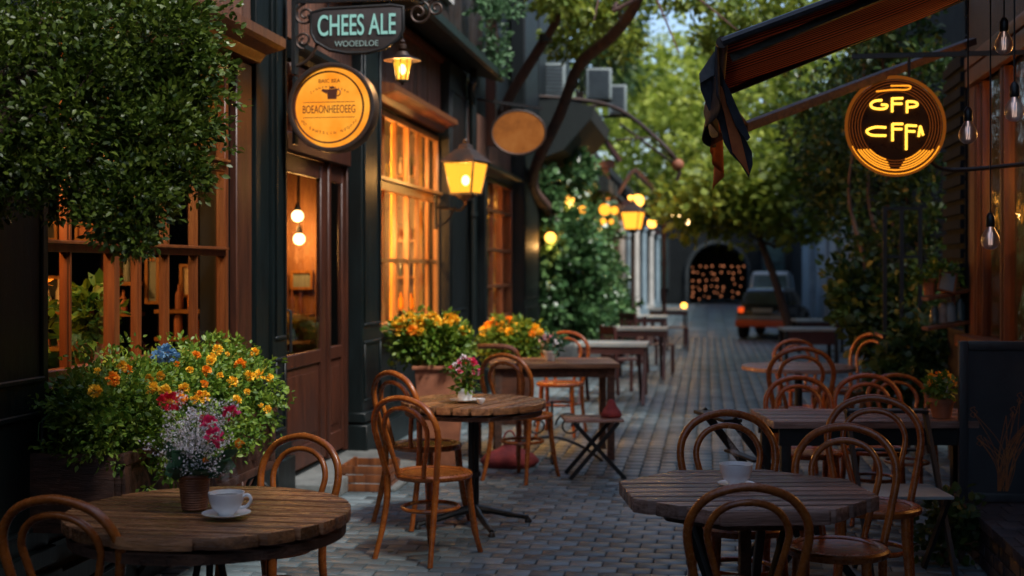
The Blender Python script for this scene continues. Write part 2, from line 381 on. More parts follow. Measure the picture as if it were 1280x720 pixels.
TEMPL = {  # x across, y along, z fold ; quads
 'kite': (np.array([[0,0,0],[.34,.5,.10],[0,1,-.04],[-.34,.5,.10]]), np.array([[0,1,2,3]])),
 'leaf': (np.array([[0,0,0],[.24,.3,.09],[0,.45,0],[-.24,.3,.09],[.22,.66,.06],[0,1,-.12],[-.22,.66,.06]]), np.array([[0,1,4,2],[2,4,5,6],[0,2,6,3]])),
 'petal': (np.array([[0,0,0],[.5,.6,.1],[0,1,.02],[-.5,.6,.1]]), np.array([[0,1,2,3]])),
 'slim': (np.array([[0,0,0],[.15,.35,.05],[0,1,-.12],[-.15,.35,.05]]), np.array([[0,1,2,3]])),
 'broad': (np.array([[0,0,0],[.42,.28,.1],[0,.42,0],[-.42,.28,.1],[.33,.7,.07],[0,1,-.1],[-.33,.7,.07]]), np.array([[0,1,4,2],[2,4,5,6],[0,2,6,3]])),
}
def leaves(name, P, Dr, size, mat, parent=None, t='kite', jit=.9, up=.5, world=True):
    n = len(P); T, F = TEMPL[t]
    d = nz(Dr+rng.normal(0, jit, (n,3))*.6)
    nn = rng.normal(0, 1, (n,3))*.8; nn[:,2] += up*2
    x = nz(np.cross(d, nn)); z = np.cross(x, d)
    s = size*rng.uniform(.6, 1.3, n)
    V = P[:,None,:]+s[:,None,None]*(T[None,:,0:1]*x[:,None,:]+T[None,:,1:2]*d[:,None,:]+T[None,:,2:3]*z[:,None,:])
    FF = (F[None]+(np.arange(n)*len(T))[:,None,None]).reshape(-1, F.shape[1])
    return arr_mesh(name, V.reshape(-1,3), FF, mat, parent, world=world)
def blob(c, rad, ncl, per, cl, shell=.55, lump=.25):
    """clumped leaf positions in an ellipsoid; returns P, D"""
    c = np.array(c, float); rad = np.array(rad, float)
    u = nz(rng.normal(0,1,(ncl,3))); rr = shell+(1-shell)*rng.random((ncl,1))**.6
    rr *= 1+rng.normal(0, lump, (ncl,1))*.5
    C = c+u*rr*rad
    q = rng.normal(0, 1, (ncl, per, 3)); q = q/np.linalg.norm(q, axis=2, keepdims=True)*rng.random((ncl,per,1))**.5
    q[:,:,2] *= .7
    sc = cl*rng.uniform(.55, 1.4, (ncl,1,1))
    P = C[:,None,:]+q*sc
    D = q*.9+u[:,None,:]*.7+np.array([0,0,.15])
    return P.reshape(-1,3), D.reshape(-1,3)
def cat_(*l): return np.concatenate([a[0] for a in l]), np.concatenate([a[1] for a in l])
def text(name, body, size, mat, parent, loc, rz=0, ext=.004, sx=1, sy=1, world=True, bold=0, face='-Y', spacing=1):
    cu = bpy.data.curves.new('t', 'FONT'); cu.body = body; cu.size = size; cu.extrude = ext; cu.align_x = 'CENTER'; cu.align_y = 'CENTER'; cu.offset = bold; cu.space_character = spacing
    o = bpy.data.objects.new('t', cu); col.objects.link(o)
    dg = bpy.context.evaluated_depsgraph_get(); me = bpy.data.meshes.new_from_object(o.evaluated_get(dg))
    bpy.data.objects.remove(o); bpy.data.curves.remove(cu)
    mt = Matrix.Translation(loc) @ Matrix.Rotation(rz, 4, 'Z') @ Matrix.Rotation(PI/2, 4, 'X') @ Matrix.Diagonal((sx, sy, 1, 1))
    if world and parent is not None: mt = world_mat(parent).inverted() @ mt
    me.transform(mt); me.materials.clear(); me.materials.append(mat); me.name = name
    ob = bpy.data.objects.new(name, me); col.objects.link(ob)
    if parent is not None: ob.parent = parent; CH.setdefault(parent.name, []).append(ob)
    return ob
def lamp(parent, loc, energy, color=(1,.55,.2), r=.04, name='lamp_light'):
    l = bpy.data.lights.new(name, 'POINT'); l.energy = energy; l.color = color; l.shadow_soft_size = r
    o = bpy.data.objects.new(name, l); col.objects.link(o)
    if parent is not None:
        o.parent = parent; o.location = world_mat(parent).inverted() @ Vector(loc)
    else: o.location = loc
    return o
def spiral(c, r0, r1, a0, turns, n=26, rz=0):
    """iron scroll in the vertical plane through c turned rz about z"""
    out = []
    for i in range(n+1):
        t = i/n; a = a0+turns*2*PI*t; r = r0+(r1-r0)*t
        out.append(Vector(c)+Vector((r*math.cos(a)*math.cos(rz), r*math.cos(a)*math.sin(rz), r*math.sin(a))))
    return out
def clip(poly, a, b, c):   # keep a*x+b*y<=c
    out = []; n = len(poly)
    for i in range(n):
        p, q = poly[i], poly[(i+1) % n]; dp = a*p[0]+b*p[1]-c; dq = a*q[0]+b*q[1]-c
        if dp <= 0: out.append(p)
        if dp*dq < 0: t = dp/(dp-dq); out.append((p[0]+(q[0]-p[0])*t, p[1]+(q[1]-p[1])*t))
    return out
def planks(outline, width, gap, z0, z1, name, mat, parent, bevel=.004, off=0.0):
    """boards running along local x, cut to the outline of the top"""
    m = MB(); ys = [p[1] for p in outline]; y = min(ys)+off-width
    while y < max(ys):
        p = clip(clip(outline, 0, -1, -(y+gap/2)), 0, 1, y+width-gap/2)
        if len(p) > 2 and max(q[1] for q in p)-min(q[1] for q in p) > .006:
            dz = random.uniform(-.0015, .0015); m.prism(p, z0, z1+dz)
        y += width
    return m.build(name, mat, parent, bevel=bevel)
# ============================================================ ground
def pavers():
    V = []; F = []
    def brick(x0, x1, y0, y1):
        g = .003; x0 += g; x1 -= g; y0 += g; y1 -= g
        z = random.gauss(0, .0011); tx = random.gauss(0, .0022); ty = random.gauss(0, .0022); b = .005
        o = len(V); cx, cy = (x0+x1)/2, (y0+y1)/2
        jx = [random.gauss(0, .0018) for _ in range(4)]
        for (x, y), j in zip(((x0,y0),(x1,y0),(x1,y1),(x0,y1)), jx): V.append((x+j, y+j, -.02))
        for (x, y), j in zip(((x0,y0),(x1,y0),(x1,y1),(x0,y1)), jx): V.append((x+j, y+j, z-.0045+(x-cx)*tx+(y-cy)*ty))
        for (x, y), j in zip(((x0+b,y0+b),(x1-b,y0+b),(x1-b,y1-b),(x0+b,y1-b)), jx): V.append((x+j, y+j, z+(x-cx)*tx+(y-cy)*ty))
        for k in range(4):
            k2 = (k+1) % 4; F.append((o+k, o+k2, o+4+k2, o+4+k)); F.append((o+4+k, o+4+k2, o+8+k2, o+8+k))
        F.append((o+8, o+9, o+10, o+11))
    y = 4.6; r = 0
    while y < 9.8:                      # courses laid across the street
        x = -2.9-(.09 if r % 2 else 0)
        while x < 3.3: brick(x, x+.18, y, y+.125); x += .18
        y += .125; r += 1
    y0 = y+.01
    for a, b_ in ((y0, 13.9), (13.97, 20.3), (20.37, 30)):   # lengthwise courses between cross joints
        x = -2.9; c = 0
        while x < 3.3:
            y = a-(.09 if c % 2 else 0)
            while y < b_-.02:
                brick(x, x+.14, max(y, a)+.003, min(y+.18, b_)-.003); y += .18
            x += .14; c += 1
    y = 30.0
    while y < 58:
        x = -5
        while x < 5: brick(x, x+.5, y, y+.5); x += .5
        y += .5
    return np.array(V, float), np.array(F)
V_, F_ = pavers()
tag(arr_mesh('street_paving', V_, F_, M['pavers']), kind='structure')
m = MB(); m.box(-150, 150, -20, 260, -.6, -.0125); tag(m.build('ground', M['sand']), kind='structure')

# ============================================================ left public house
XF = -2.9
def Y_(px): return Yat(px, XF)
pub = thing('public_house', 'dark timber fronted pub with glowing mullioned windows along the left of the street', 'building', (XF, 4, 0))
def P_(name, m, mat, parent=None, **k): return m.build(name, mat, parent or pub, world=True, **k)
Y0, Y1 = 2.2, 27.5
# openings: (y0, y1, z0, z1)
wA = (Y_(36), Y_(281), 1.09, 2.84); dr = (Y_(352), Y_(434), 0.12, 3.02); wB = (Y_(462), Y_(546), 1.05, 3.02)
rc = (14.75, 16.05, .0, 2.9); wC = (Y_(602), Y_(638), .88, 2.8)
m = MB(); yy = Y0
for (a, b, z0, z1) in (wA, dr, wB, rc, wC):
    m.box(XF-.16, XF, yy, a, 0, 3.2)
    if z0 > .01: m.box(XF-.16, XF, a, b, 0, z0)
    m.box(XF-.16, XF, a, b, z1, 3.2); yy = b
m.box(XF-.16, XF, yy, Y1, 0, 3.2); P_('wall', m, M['dark_paint'])
# rooms
m = MB(); X2 = XF-2.6
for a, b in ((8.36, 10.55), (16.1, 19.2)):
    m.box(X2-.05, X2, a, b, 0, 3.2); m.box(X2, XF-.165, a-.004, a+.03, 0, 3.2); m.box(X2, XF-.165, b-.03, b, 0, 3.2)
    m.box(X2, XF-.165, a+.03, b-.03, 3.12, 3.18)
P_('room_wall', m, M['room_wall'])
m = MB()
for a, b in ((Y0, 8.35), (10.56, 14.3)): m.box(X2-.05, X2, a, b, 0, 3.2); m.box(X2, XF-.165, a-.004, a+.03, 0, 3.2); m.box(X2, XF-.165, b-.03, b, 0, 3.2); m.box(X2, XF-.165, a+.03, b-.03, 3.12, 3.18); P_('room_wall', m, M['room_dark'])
m = MB(); m.box(XF-2.7, XF, -24, Y0-.01, 0, 5); P_('wall', m, M['dark_paint'])  # unseen stretch behind the camera, added to darken camera-facing surfaces
m = MB(); m.box(X2, XF-.165, Y0, 19.2, 0, .06); P_('floor', m, M['room_floor'])
# upper storeys with vertical boards
def boards(y0, y1, z0, z1, x, w=.16, name='board_cladding', mat='board_wood', parent=None):
    m = MB(); y = y0
    while y < y1-.01:
        e = min(y+w, y1); m.box(x-.03, x+random.uniform(0, .008), y+.004, e-.004, z0, z1); y = e
    return P_(name, m, M[mat], parent)
m = MB(); m.box(XF-2.7, XF-.03, Y0, Y1, 3.2, 7.6); P_('upper_wall', m, M['dark_paint'])
boards(Y0, 7.78, 3.1, 6.0, XF+.03)
boards(8.5, 14.9, 3.2, 3.93, XF+.03)
boards(10.2, 16.3, 4.12, 7.0, XF+.02, mat='board_dark')
boards(14.95, 18.6, 2.93, 3.55, XF+.03, mat='board_wood')
m = MB(); m.box(XF-2.8, XF+.25, Y0-.2, Y1+.2, 7.6, 7.8); P_('roof', m, M['black'])
# cornices
def cornice(y0, y1, z, d, h=.14, mat='frame_wood', name='cornice'):
    m = MB()
    m.prism_y([(XF, z), (XF+d*.35, z), (XF+d*.5, z+h*.35), (XF+d*.85, z+h*.5), (XF+d, z+h*.62), (XF+d, z+h), (XF, z+h*1.35)], y0, y1)
    return P_(name, m, M[mat])
cornice(Y0, 7.8, 2.9, .26, .15)
cornice(8.5, 10.15, 3.05, .16, .1, 'dark_paint')
cornice(10.75, 13.55, 3.06, .24, .13, 'amber_wood')
cornice(14.9, 18.7, 2.8, .2, .12, 'dark_paint')
m = MB(); m.prism_y([(XF, 3.98), (XF+.42, 3.86), (XF+.46, 3.88), (XF+.46, 3.96), (XF, 4.16)], 9.2, 15.4); P_('eave', m, M['green_paint'])
m = MB(); m.box(XF+.02, XF+.07, 9.4, 15.3, 3.82, 3.87); P_('eave_moulding', m, M['amber_wood'])
# pilasters
def pilaster(y0, y1, d, z1, mat='teal_paint', base=1.0):
    m = MB(); m.box(XF, XF+d, y0, y1, .0, z1); w = y1-y0
    m.box(XF, XF+d+.05, y0-.03, y1+.03, 0, .32); m.box(XF, XF+d+.03, y0-.015, y1+.015, .34, .42)
    if w > .3:
        for z0, zz in ((.5, base), (base+.12, z1-.3)):     # raised beads of the panels
            for (a, b, c, e) in ((y0+.05, y1-.05, z0, z0+.025), (y0+.05, y1-.05, zz-.025, zz)): m.box(XF+d, XF+d+.014, a, b, c, e)
            for a in (y0+.05, y1-.075): m.box(XF+d, XF+d+.014, a, a+.025, z0+.025, zz-.025)
    o = P_('pilaster', m, M[mat], bevel=.006, bseg=1); return o
pilaster(Y0+.1, wA[0]-.05, .12, 2.88)
pilaster(7.5, 7.76, .05, 2.88, 'red_wood')
pilaster(7.84, 8.08, .05, 6, 'teal_paint'); pilaster(8.12, 8.42, .06, 6, 'teal_paint')
pilaster(dr[1]+.02, wB[0]-.05, .12, 3.9)
pilaster(13.62, 14.62, .14, 3.85, 'dark_paint'); pilaster(16.1, 16.26, .1, 2.78, 'dark_paint')
pilaster(wC[1]+.05, 20.6, .2, 7.0, 'dark_paint')
m = MB(); m.lathe([(.045, 0), (.045, 4.0)], (XF+.2, 14.68, 0), 12); m.lathe([(.06, 2.2), (.06, 2.26)], (XF+.2, 14.68, 0), 12); m.tube(crom([(XF+.2,14.68,3.3),(XF+.2,14.68,3.5),(XF+.2,14.55,3.66),(XF+.26,14.35,3.74)],4), .045, 10); P_('downpipe', m, M['teal_paint'], smooth=True)
m = MB(); m.box(XF+.03, XF+.16, 16.5, 16.62, 3.2, 5.2); P_('drain_board', m, M['red_wood'])
# panelled base below window A and beside
m = MB()
for a, b in ((wA[0]+.02, 5.9), (5.96, 6.7), (6.76, 7.45)):
    for q in ((a, b, .35, .38), (a, b, .92, .95)): m.box(XF, XF+.02, *q)
    for yk in (a, b-.03): m.box(XF, XF+.02, yk, yk+.03, .38, .92)
m.box(XF, XF+.06, wA[0], 7.5, 0, .25)
P_('panelling', m, M['teal_paint'], bevel=.004, bseg=1); m = MB()
for a, b in ((10.8, 11.6), (11.7, 12.6), (12.7, 13.5)):
    for q in ((a, b, .35, .38), (a, b, .85, .88)): m.box(XF, XF+.02, *q)
    for yk in (a, b-.03): m.box(XF, XF+.02, yk, yk+.03, .38, .85)
m.box(XF, XF+.07, 10.75, 13.55, 0, .22)
P_('panelling', m, M['teal_paint'], bevel=.004, bseg=1)

def window(w, vy, hz, mat, sill_mat, vt=.035, depth=(-.10,.012), name='window', pane='pane', heavy=()):
    y0, y1, z0, z1 = w; xa, xb = XF+depth[0], XF+depth[1]
    f = MB(); t = .055
    f.box(xa, xb+.015, y0, y0+t, z0, z1); f.box(xa, xb+.015, y1-t, y1, z0, z1); f.box(xa, xb+.02, y0+t, y1-t, z1-t, z1); f.box(xa, xb+.02, y0+t, y1-t, z0, z0+t)
    wd = P_(name, f, M[mat], bevel=.006, bseg=1)
    for i, y in enumerate(vy):
        m = MB(); tt = vt*(1.9 if i in heavy else 1); m.box(xa+.004, xb-.004+(.02 if i in heavy else 0), y-tt/2, y+tt/2, z0+t, z1-t)
        m.box(xb-.006, xb+.008, y-tt/4, y+tt/4, z0+t, z1-t)
        P_('mullion', m, M[mat], wd)
    for z, h, d in hz:
        m = MB(); m.box(xa+.006, xb+d, y0+t, y1-t, z-h/2, z+h/2); 
        if h > .05: m.prism_y([(xb+d, z+h*.1), (xb+d+.03, z+h*.2), (xb+d+.03, z+h*.4), (xb+d, z+h*.5-.002)], y0+t, y1-t)
        P_('transom', m, M[mat], wd)
    m = MB(); m.box(XF-.012, XF-.008, y0+t, y1-t, z0+t, z1-t); P_('pane', m, M[pane], wd)
    m = MB(); m.box(XF-.02, XF+.12, y0-.04, y1+.04, z0-.05, z0-.004); P_('sill', m, M[sill_mat], wd, bevel=.008)
    return wd
window(wA, [Y_(p) for p in (84, 140, 172, 207, 243)], [(1.70, .055, .012), (2.22, .075, .02)], 'frame_lit', 'teal_paint', .03, heavy=(1,), pane='pane_dark', depth=(-.035,.01))
winB = window(wB, [wB[0]+(wB[1]-wB[0])*k/6 for k in range(1, 6)], [(1.67, .035, .0), (2.36, .12, .04)], 'frame_gold_lit', 'teal_paint', .03, heavy=(2,), depth=(-.03,.008))
window(wC, [wC[0]+(wC[1]-wC[0])*k/3 for k in (1, 2)], [(1.35, .035, 0), (1.85, .035, 0), (2.38, .04, .01)], 'frame_wood', 'dark_paint', .035)
# an upstairs window
m = MB(); m.box(XF, XF+.09, 13.0, 14.1, 4.55, 4.62); m.box(XF, XF+.09, 13.0, 13.07, 4.62, 6); m.box(XF, XF+.09, 14.03, 14.1, 4.62, 6); m.box(XF, XF+.09, 13.5, 13.55, 4.62, 6)
uw = P_('window', m, M['pale_col']); m = MB(); m.box(XF+.03, XF+.04, 13.07, 14.03, 4.62, 6); P_('pane', m, M['car_glass'], uw)
# entrance: door leaf, sidelight, carved transom
yl0, yl1 = Y_(353), Y_(411); ys0, ys1 = Y_(414), Y_(433)
m = MB(); xa, xb = XF-.06, XF-.02
zt = 2.42
m.box(xa, xb+.03, dr[0], yl0, .12, 3.02); m.box(xa, xb+.02, yl1, ys0, .12, zt); m.box(xa, xb+.03, ys1, dr[1], .12, 3.02)
m.box(xa, xb+.06, yl0, ys1, zt, zt+.13); m.box(xa, xb+.08, yl0, ys1, 2.94, 3.02)
P_('door_frame', m, M['red_wood'], bevel=.006, bseg=1)
m = MB(); n = 5
for i in range(n+1): y = yl0+(ys1-yl0)*i/n; m.box(xa, xb+.02, y-.025, y+.025, zt+.13, 2.94)
m.box(xa, xb+.03, yl0, ys1, 2.7, 2.74); P_('transom_light', m, M['red_wood'])
m = MB(); m.box(xa+.02, xa+.026, yl0, ys1, zt+.13, 2.94); P_('pane', m, M['pane_dark'])
def leaf(y0, y1, gy, gz0, gz1, name):
    m = MB(); st = gy
    m.box(xa, xb, y0, y0+st, .14, zt-.01); m.box(xa, xb, y1-st, y1, .14, zt-.01); m.box(xa, xb, y0+st, y1-st, gz1, zt-.01)
    m.box(xa, xb, y0+st, y1-st, gz0-.1, gz0); m.box(xa, xb, y0+st, y1-st, .14, .3)
    d = P_(name, m, M['red_wood'], bevel=.006, bseg=1)
    m = MB(); m.box(xa+.006, xb-.018, y0+st, y1-st, .3, gz0-.1); m.box(xa+.02, xb-.008, y0+st+.06, y1-st-.06, .36, gz0-.16); P_('door_panel', m, M['red_wood'], d, bevel=.008)
    m = MB(); m.box(xb-.012, xb-.008, y0+st, y1-st, gz0, gz1); P_('pane', m, M['pane'], d)
    return d
d1 = leaf(yl0+.005, yl1-.005, .13, .98, 2.28, 'door'); leaf(ys0+.002, ys1-.002, .05, .98, 2.28, 'sidelight')
m = MB(); m.tube([(xb, yl0+.06, 1.0), (xb+.06, yl0+.06, 1.02), (xb+.06, yl0+.06, 1.3), (xb, yl0+.06, 1.32)], .011, 8); P_('handle', m, M['brass'] if 'brass' in M else M['iron'], d1, smooth=True)
m = MB(); m.box(XF-.1, XF+.36, 8.45, 10.2, 0, .115); m.box(XF, XF+.7, 8.9, 10.9, .0, .03)
tag(m.build('doorstep', M['stone'], pub, world=True, bevel=.012))
# recessed side entrance
m = MB(); m.box(XF-.7, XF-.66, 14.75, 16.05, 0, 2.9); m.box(XF-.66, XF-.16, 14.72, 14.75, 0, 2.9); m.box(XF-.66, XF-.16, 16.05, 16.08, 0, 2.9); P_('recess', m, M['red_wood'])
m = MB(); m.box(XF-.66, XF-.61, 14.95, 15.85, .02, 2.1); d2 = P_('door', m, M['board_dark'], bevel=.01)
# curtains (things hung inside) and lamps in the rooms
def curtain(y0, y1, x, z0, z1, label, seed, amp=.03, waves=5):
    rn = random.Random(seed); n = 60; V = []; F = []
    for i in range(n+1):
        t = i/n; y = y0+(y1-y0)*t; dx = amp*math.sin(t*waves*2*PI+rn.random()*.3)
        for j, z in enumerate((z0, (z0+z1)/2, z1)): V.append((x+dx*(1-.25*j), y, z))
    for i in range(n):
        for j in range(2): a = i*3+j; F.append((a, a+3, a+4, a+1))
    m = MB(); m.add(V, F); c = thing('curtain', label, 'curtain', (x, (y0+y1)/2, z0), group='golden curtains hanging inside the lit windows')
    c = m.build('drape', M['gold_cloth'], c, world=True, smooth=True, angle=180); return c
curtain(wB[0]+.3, wB[0]+.52, XF-.16, 1.0, 3.06, 'golden curtain gathered at the near side of the brightest window', 1)
curtain(wB[1]-.32, wB[1]-.06, XF-.16, 1.0, 3.06, 'golden curtain gathered at the far side of the brightest window', 2)
curtain(12.2, 12.4, XF-.16, 1.0, 3.06, 'narrow golden curtain in the middle of the brightest window', 5, waves=3)
curtain(wC[0]+.1, wC[0]+.9, XF-.2, .9, 2.9, 'gold curtain at the near side of the narrow window beyond the lantern', 3)
curtain(wC[1]-.7, wC[1]-.1, XF-.2, .9, 2.9, 'gold curtain at the far side of the narrow window beyond the lantern', 4)
def pendant(x, y, z, r, label, e, top=3.1, grp='glowing globe lamps inside the pub', cr=.1):
    t = thing('pendant_lamp', label, 'lamp', (x, y, z), group=grp)
    m = MB(); m.sphere((x, y, z), r, 16, 10); m.build('globe', M['globe'], t, world=True, smooth=True)
    m = MB(); m.tube([(x, y, z+r), (x, y, top)], .006, 6); m.lathe([(.02, z+r-.005), (.03, z+r+.01), (.012, z+r+.06)], (x, y, 0), 10); m.build('cord', M['iron'], t, world=True)
    lamp(t, (x, y, z-r-.03), e*1.35, (1, .44, .11), cr)
pendant(XF-.42, 4.95, 2.3, .07, 'globe lamp inside the nearest pub window', 45)
pendant(XF-1.5, 6.9, 2.4, .06, 'globe lamp deeper inside the nearest pub window', 45)
for px, zz, lab in ((372, 2.03, 'upper glowing globe seen through the door glass'), (374, 1.84, 'lower glowing globe seen through the door glass')):
    D = 10.6; p = W(px, 335-(zz-1.6)*FPX/D, D); pendant(p.x, p.y, p.z, .05, lab, 6)
pendant(XF-.75, 11.5, 2.75, .08, 'globe lamp behind the near curtain of the brightest window', 150)
pendant(XF-.8, 13.0, 2.2, .08, 'globe lamp behind the far curtain of the brightest window', 120)
pendant(XF-.55, 10.85, 2.05, .07, 'globe lamp close to the glass at the near side of the brightest window', 130)
pendant(XF-.9, 17.6, 2.3, .08, 'globe lamp inside the narrow window beyond the lantern', 90)
# what stands in the rooms
def picture(px0, px1, py0, py1, Y, label, mat, lit=None):
    a, b = WY(px0, py1, Y), WY(px1, py0, Y); x0, x1, z0, z1 = a.x, b.x, a.z, b.z; w = .022
    t = thing('wall_picture', label, 'picture', (x0, Y, z0), group='framed pictures hanging inside the pub'); m = MB()
    m.box(x0, x1, Y-.03, Y, z0, z0+w); m.box(x0, x1, Y-.03, Y, z1-w, z1); m.box(x0, x0+w, Y-.03, Y, z0+w, z1-w); m.box(x1-w, x1, Y-.03, Y, z0+w, z1-w)
    m.build('frame', M['frame_gold_lit'], t, world=True); m = MB(); m.box(x0+w, x1-w, Y-.012, Y, z0+w, z1-w); m.build('print', M[mat], t, world=True)
YE = 8.31
picture(46, 78, 345, 378, YE, 'gold framed dark picture inside the leftmost pane of the nearest window', 'black')
picture(50, 74, 276, 302, YE, 'small gold framed picture in the upper left pane of the nearest window', 'black')
picture(150, 172, 300, 345, YE, 'dark framed picture above the bottles in the nearest window', 'black')
picture(183, 201, 322, 380, YE, 'tall framed pale picture inside the middle of the nearest window', 'ac_white')
picture(96, 122, 278, 302, YE, 'framed orange panel for a lamplit patch in the second upper pane of the nearest window', 'terracotta')  # orange panel paints in a patch of lamplight on the wall
picture(226, 244, 330, 372, YE, 'narrow framed picture towards the far end of the nearest window', 'paper')
picture(364, 392, 338, 362, 10.50, 'framed grey picture seen through the door glass', 'ac_white')
def shelf_unit(px0, px1, pys, Y, label):
    t = thing('bottle_shelf', label, 'shelf', WY(px0, pys[-1], Y), group='shelves of bottles inside the pub')
    for py in pys:
        a, b = WY(px0, py, Y), WY(px1, py, Y); m = MB(); m.box(a.x, b.x, Y-.16, Y-.005, a.z-.025, a.z); m.build('shelf_board', M['frame_gold_lit'], t, world=True)
        x = a.x+.05
        while x < b.x-.05:
            m = MB(); r = random.uniform(.022, .034); h = random.uniform(.14, .22)
            m.lathe([(r, 0), (r, h*.6), (r*.4, h*.78), (r*.4, h)], (x, Y-.09, a.z+.001), 10)
            m.build('bottle', M[random.choice(['car_glass', 'amber_wood', 'paper', 'ac_white', 'terracotta', 'orange_petal'])], t, world=True, smooth=True); x += r*2+random.uniform(.02, .07)
shelf_unit(140, 182, (352, 390), YE, 'shelf of bottles inside the middle panes of the nearest window')
shelf_unit(205, 262, (386, 420), YE, 'low shelf of bottles inside the far panes of the nearest window')
shelf_unit(40, 118, (388, 432), YE, 'low shelf of bottles inside the two leftmost panes')
shelf_unit(362, 394, (392, 425), 10.50, 'shelf of glasses behind the door glass')
shelf_unit(498, 540, (220, 300, 345, 385), 14.25, 'tall shelf of bottles glimpsed between the golden curtains')
def room_table(x, y, label, mat='room_wall'):
    t = thing('pub_table', label, 'table', (x, y, .06)); m = MB(); m.lathe([(.38, .70), (.38, .74)], (x, y, .06), 24); m.build('tabletop', M['amber_wood'], t, world=True)
    m = MB(); m.lathe([(.2, 0), (.2, .03), (.04, .06), (.04, .70)], (x, y, .06), 14); m.build('pedestal', M['iron'], t, world=True)
room_table(XF-1.3, 6.2, 'round wooden table inside behind the nearest pub window')
room_table(XF-1.3, 9.6, 'round wooden table inside behind the door glass')
def room_plant(x, y, z, label, flower=None):
    t = thing('potted_plant', label, 'plant', (x, y, z), group='leafy pot plants on the inner window ledge'); m = MB(); m.lathe([(.07, 0), (.1, .16), (.085, .155), (.08, .12)], (x, y, z), 14); m.build('pot', M['terracotta'], t, world=True, smooth=True)
    P, D = blob((x, y, z+.3), (.14, .14, .16), 25, 8, .06); leaves('foliage', P, D, .09, M['leaf_planter'], t, 'leaf')
    if flower:
        P, D = blob((x, y, z+.5), (.12, .12, .06), 8, 14, .04); leaves('flower', P, D, .05, M[flower], t, 'kite')
m = MB(); m.box(XF-.5, XF-.17, wA[0], wA[1], .98, 1.04); P_('window_ledge', m, M['red_wood'])
room_plant(XF-.34, Y_(62), 1.04, 'leafy pot plant inside the leftmost pane')
room_plant(XF-.34, Y_(108), 1.04, 'orange flowering pot plant inside the second pane', 'orange_petal')
room_plant(XF-.34, Y_(190), 1.04, 'small leafy pot plant inside the middle pane')

# ============================================================ signs and lamps on the pub
def faceZ(): return TH*.6
# wrought arm with both signs hanging from it
ax, ay = XF+.15, 8.29
br = thing('sign_bracket', 'ornate black wrought iron arm reaching out from the pillar above the sign', 'bracket', (ax, ay, 3.4))
m = MB(); zt_ = 3.39; L = 1.06
m.bar((ax, ay, zt_), (ax+L, ay, zt_), .025, .025); m.box(ax-.005, ax+.02, ay-.04, ay+.04, 2.9, 3.5); br_arm = m.build('arm', M['iron'], br, world=True)
m = MB()
for c, r0, r1, a0, tr in (((ax+.08,ay,zt_-.09),.075,.015,PI/2,1.6), ((ax+.07,ay,zt_-.26),.06,.012,-PI/2,-1.5), ((ax+.10,ay,zt_+.09),.07,.015,-PI/2,1.5),
                          ((ax+.86,ay,zt_-.1),.085,.015,PI/2,-1.6), ((ax+.98,ay,zt_-.07),.055,.012,PI/2,1.5), ((ax+.8,ay,zt_+.08),.07,.015,-PI/2,-1.5), ((ax+.4,ay,zt_+.07),.055,.012,-PI/2,1.5), ((ax+.6,ay,zt_+.07),.055,.012,-PI/2,-1.5)):
    m.tube(spiral(c, r0, r1, a0, tr), .009, 6)
m.tube(crom([(ax,ay,2.95),(ax+.1,ay,3.0),(ax+.16,ay,3.12),(ax+.1,ay,3.3)],6), .01, 6)
m.each('scroll', M['iron_rust'], br, world=True, smooth=True)
sx0 = ax+.44
sb = thing('pub_sign', 'dark hanging board lettered CHEES ALE in pale mint above the round sign', 'sign', (sx0, ay, 3.38))
m = MB(); hw = .31
poly = [(-hw,.13),(-hw*.7,.15),(0,.155),(hw*.75,.16),(hw,.15),(hw,-.0),(hw*.9,-.06),(hw*.6,-.115),(hw*.2,-.14),(-hw*.2,-.14),(-hw*.6,-.115),(-hw*.9,-.06),(-hw,0)]
zc = W(422, 38, 8.5).z
m.prism_y([(sx0+x, zc+z) for x, z in poly], ay-.018, ay+.018); m.build('board', M['sign_board'], sb, world=True, bevel=.005)
m = MB(); m.tube([(sx0+x*1.02, ay-.01, zc+z*1.03) for x, z in poly], .013, 8, closed=True); m.build('rim', M['iron'], sb, world=True, smooth=True)
text('lettering', 'CHEES ALE', .175, M['mint_glow'], sb, (sx0-.0, ay-.022, zc+.035), 0, .003, .64, 1.12, bold=.001)
text('small_lettering', 'WOOEDLOE', .055, M['mint_dim'], sb, (sx0, ay-.022, zc-.085), 0, .002, .95, 1)
m = MB()
for q in (-.2, .22): m.tube([(sx0+q, ay, zt_), (sx0+q, ay, zc+.15)], .006, 6)
m.each('hanger', M['iron'], sb, world=True)
# round light box
pr = W(416, 135, 8.55); rx, ry, rz_ = pr.x, ay, pr.z
rs = thing('round_sign', 'round amber glowing sign with a brown cup drawn on it and dark rim', 'sign', (rx, ry, rz_))
def disc(m, r0, r1, y0, y1, seg=64, ex=1.0, cx=0, cz=0):
    poly = lambda r: [(rx+cx+r*ex*math.cos(2*PI*i/seg), rz_+cz+r*math.sin(2*PI*i/seg)) for i in range(seg)]
    if r0 == 0: m.prism_y(poly(r1), y0, y1); return
    a, b = poly(r0), poly(r1); vs = [(x,y0,z) for x,z in a]+[(x,y0,z) for x,z in b]+[(x,y1,z) for x,z in a]+[(x,y1,z) for x,z in b]; s = seg; fs = []
    for i in range(s):
        j = (i+1) % s; fs += [(i,s+i,s+j,j),(2*s+j,3*s+j,3*s+i,2*s+i),(s+i,3*s+i,3*s+j,s+j),(j,2*s+j,2*s+i,i)]
    m.add(vs, fs)
m = MB(); disc(m, .268, .298, ry-.075, ry+.075); m.build('rim', M['iron_rust'], rs, world=True, bevel=.006)
m = MB(); disc(m, 0, .267, ry-.03, ry+.03); m.build('light_face', M['sign_face'], rs, world=True)
